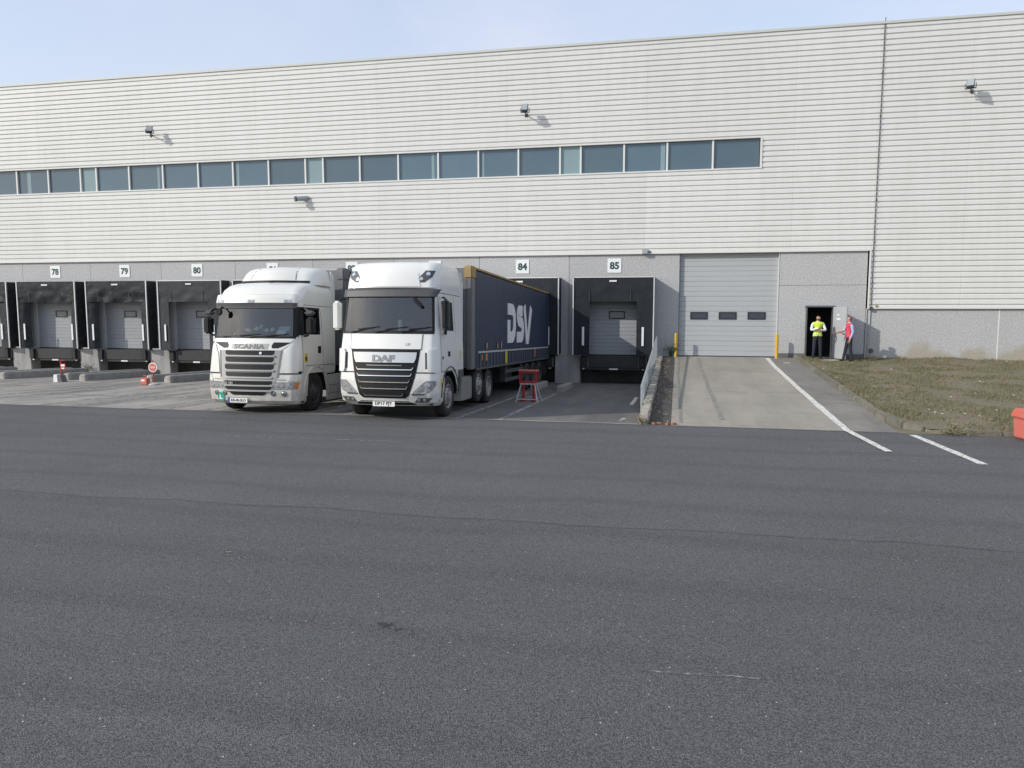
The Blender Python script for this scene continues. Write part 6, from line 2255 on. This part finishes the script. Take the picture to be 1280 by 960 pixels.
def face(t, hx, hy, hz, hair_m, yaw=0.0, shell=None):
    """eyes, nose, mouth and ears set on the head; local facing -Y turned by yaw."""
    c, s_ = math.cos(yaw), math.sin(yaw)

    def P(x, y, z):
        return (hx + x * c - y * s_, hy + x * s_ + y * c, hz + z)
    for sg in (-1, 1):
        e = MB().lathe([(-0.009, 0.002), (-0.006, 0.009), (0, 0.011), (0.006, 0.009), (0.009, 0.002)], P(sg * 0.031, -0.083, 0.0), 'y', 8).build('eye', 'hair_dark', t)
        MB().lathe([(-0.012, 0.008), (0, 0.03), (0.012, 0.008)], P(sg * 0.078, 0.005, -0.01), 'x', 10).build('ear', 'skin', t, smooth=True)
        MB().bar(P(sg * 0.016, -0.09, 0.024), P(sg * 0.046, -0.084, 0.022), 0.008).build('eyebrow', hair_m, t)
    MB().prism([(0, 0), (0, 0)], 'x', 0, 0) if False else None
    a = [P(-0.015, -0.085, -0.035), P(0.015, -0.085, -0.035), P(0, -0.118, -0.03), P(0, -0.088, 0.02)]
    MB().add(a, [(0, 1, 2), (0, 2, 3), (1, 3, 2), (0, 3, 1)]).build('nose', 'skin', t)
    MB().bar(P(-0.024, -0.082, -0.06), P(0.024, -0.082, -0.06), 0.012).build('mouth', mat('lips', (0.3, 0.11, 0.09), 0.6), t)


# man with folded arms in the doorway
legs = {'l': ((-0.095, 0, 0.88), (-0.12, -0.01, 0.48), (-0.14, 0.0, 0.09), (-0.16, -0.13, 0.035)), 'r': ((0.095, 0, 0.88), (0.12, -0.01, 0.48), (0.14, 0.0, 0.09), (0.16, -0.13, 0.035))}
J, Rr, E, rg = base_body(legs, 'shirt_white', 'trouser_navy')
arm(J, Rr, E, rg, 'l', (-0.2, 0, 1.4), (-0.275, -0.09, 1.16), (-0.05, -0.235, 1.24), 'shirt_white')
arm(J, Rr, E, rg, 'r', (0.2, 0, 1.4), (0.275, -0.09, 1.15), (0.06, -0.2, 1.17), 'shirt_white')
hand(J, Rr, E, rg, 'l', J['lwrist'], (1, 0.25, 0.15), (0, -1, 0.2), 0.3)
hand(J, Rr, E, rg, 'r', J['rwrist'], (-1, 0.1, 0.1), (0, -1, 0.2), 0.3)
def vest_zone(c, k):
    if any(w in k[0] + k[1] for w in ('wrist', 'palm', 'skull', 'head', 'knee')) or k[0][1:2] in 'kmft' and k[0] not in ('pelvis', 'waist', 'chest', 'upchest', 'neck'):
        return False
    if 'elbow' in k[1]:
        return abs(c.x) < 0.17 and c.z > 1.2
    return 0.93 < c.z < 1.475 and abs(c.x) < 0.21


p1, _, sh1 = person('person', (5.4, -0.62, 0.585), R(6), J, Rr, E, rg, 'man in a yellow safety vest standing with folded arms in the dark doorway', lambda c, k: vest_zone(c, k), 'vest_yellow', 'hair_dark', ((1.0, 1.05),))
sh1('hair', lambda c, k: k[1] in ('head', 'crown', 'skull') and (c.z > 1.7 or (c.y > 0.0 and c.z > 1.56)), 'hair_dark', 0.012)
sh1('beard', lambda c, k: k[1] in ('skull', 'head') and c.y < -0.03 and c.z < 1.6 and c.z > 1.55, 'hair_dark', 0.004)
face(p1, 0, -0.03, 1.655, 'hair_dark', R(18))
# man in the red vest, seen from the side, arm out to the door
legs = {'l': ((-0.09, 0, 0.88), (-0.1, -0.13, 0.5), (-0.1, 0.0, 0.1), (-0.1, -0.12, 0.04)), 'r': ((0.09, 0, 0.88), (0.1, 0.02, 0.48), (0.1, 0.1, 0.09), (0.1, -0.04, 0.035))}
legs['l'] = ((-0.09, 0, 0.88), (-0.1, -0.08, 0.48), (-0.1, -0.16, 0.09), (-0.1, -0.29, 0.04))
J, Rr, E, rg = base_body(legs, 'shirt_blue', 'trouser_navy', 0.01)
arm(J, Rr, E, rg, 'l', (-0.2, 0, 1.4), (-0.23, -0.14, 1.16), (-0.2, -0.4, 1.1), 'shirt_blue')
arm(J, Rr, E, rg, 'r', (0.2, 0, 1.4), (0.24, 0.04, 1.12), (0.23, -0.06, 0.87), 'shirt_blue')
rg[('lelbow', 'lwrist')] = 'skin'
hand(J, Rr, E, rg, 'l', J['lwrist'], (0.05, -1, 0.0), (-0.2, 0, 1), 0.5)
hand(J, Rr, E, rg, 'r', J['rwrist'], (0, -0.3, -1), (1, 0, 0), 0.6)
p2, _, sh2 = person('person', (6.44, -1.3, 0.565), R(-80), J, Rr, E, rg, 'man in a red vest and blue shirt reaching an arm towards the open door', lambda c, k: vest_zone(c, k), 'vest_red', 'hair_brown')
sh2('hair', lambda c, k: k[1] in ('head', 'crown', 'skull') and (c.z > 1.705 or (c.y > 0.0 and c.z > 1.57)), 'hair_brown', 0.012)
face(p2, 0, -0.04, 1.655, 'hair_brown', 0.0)
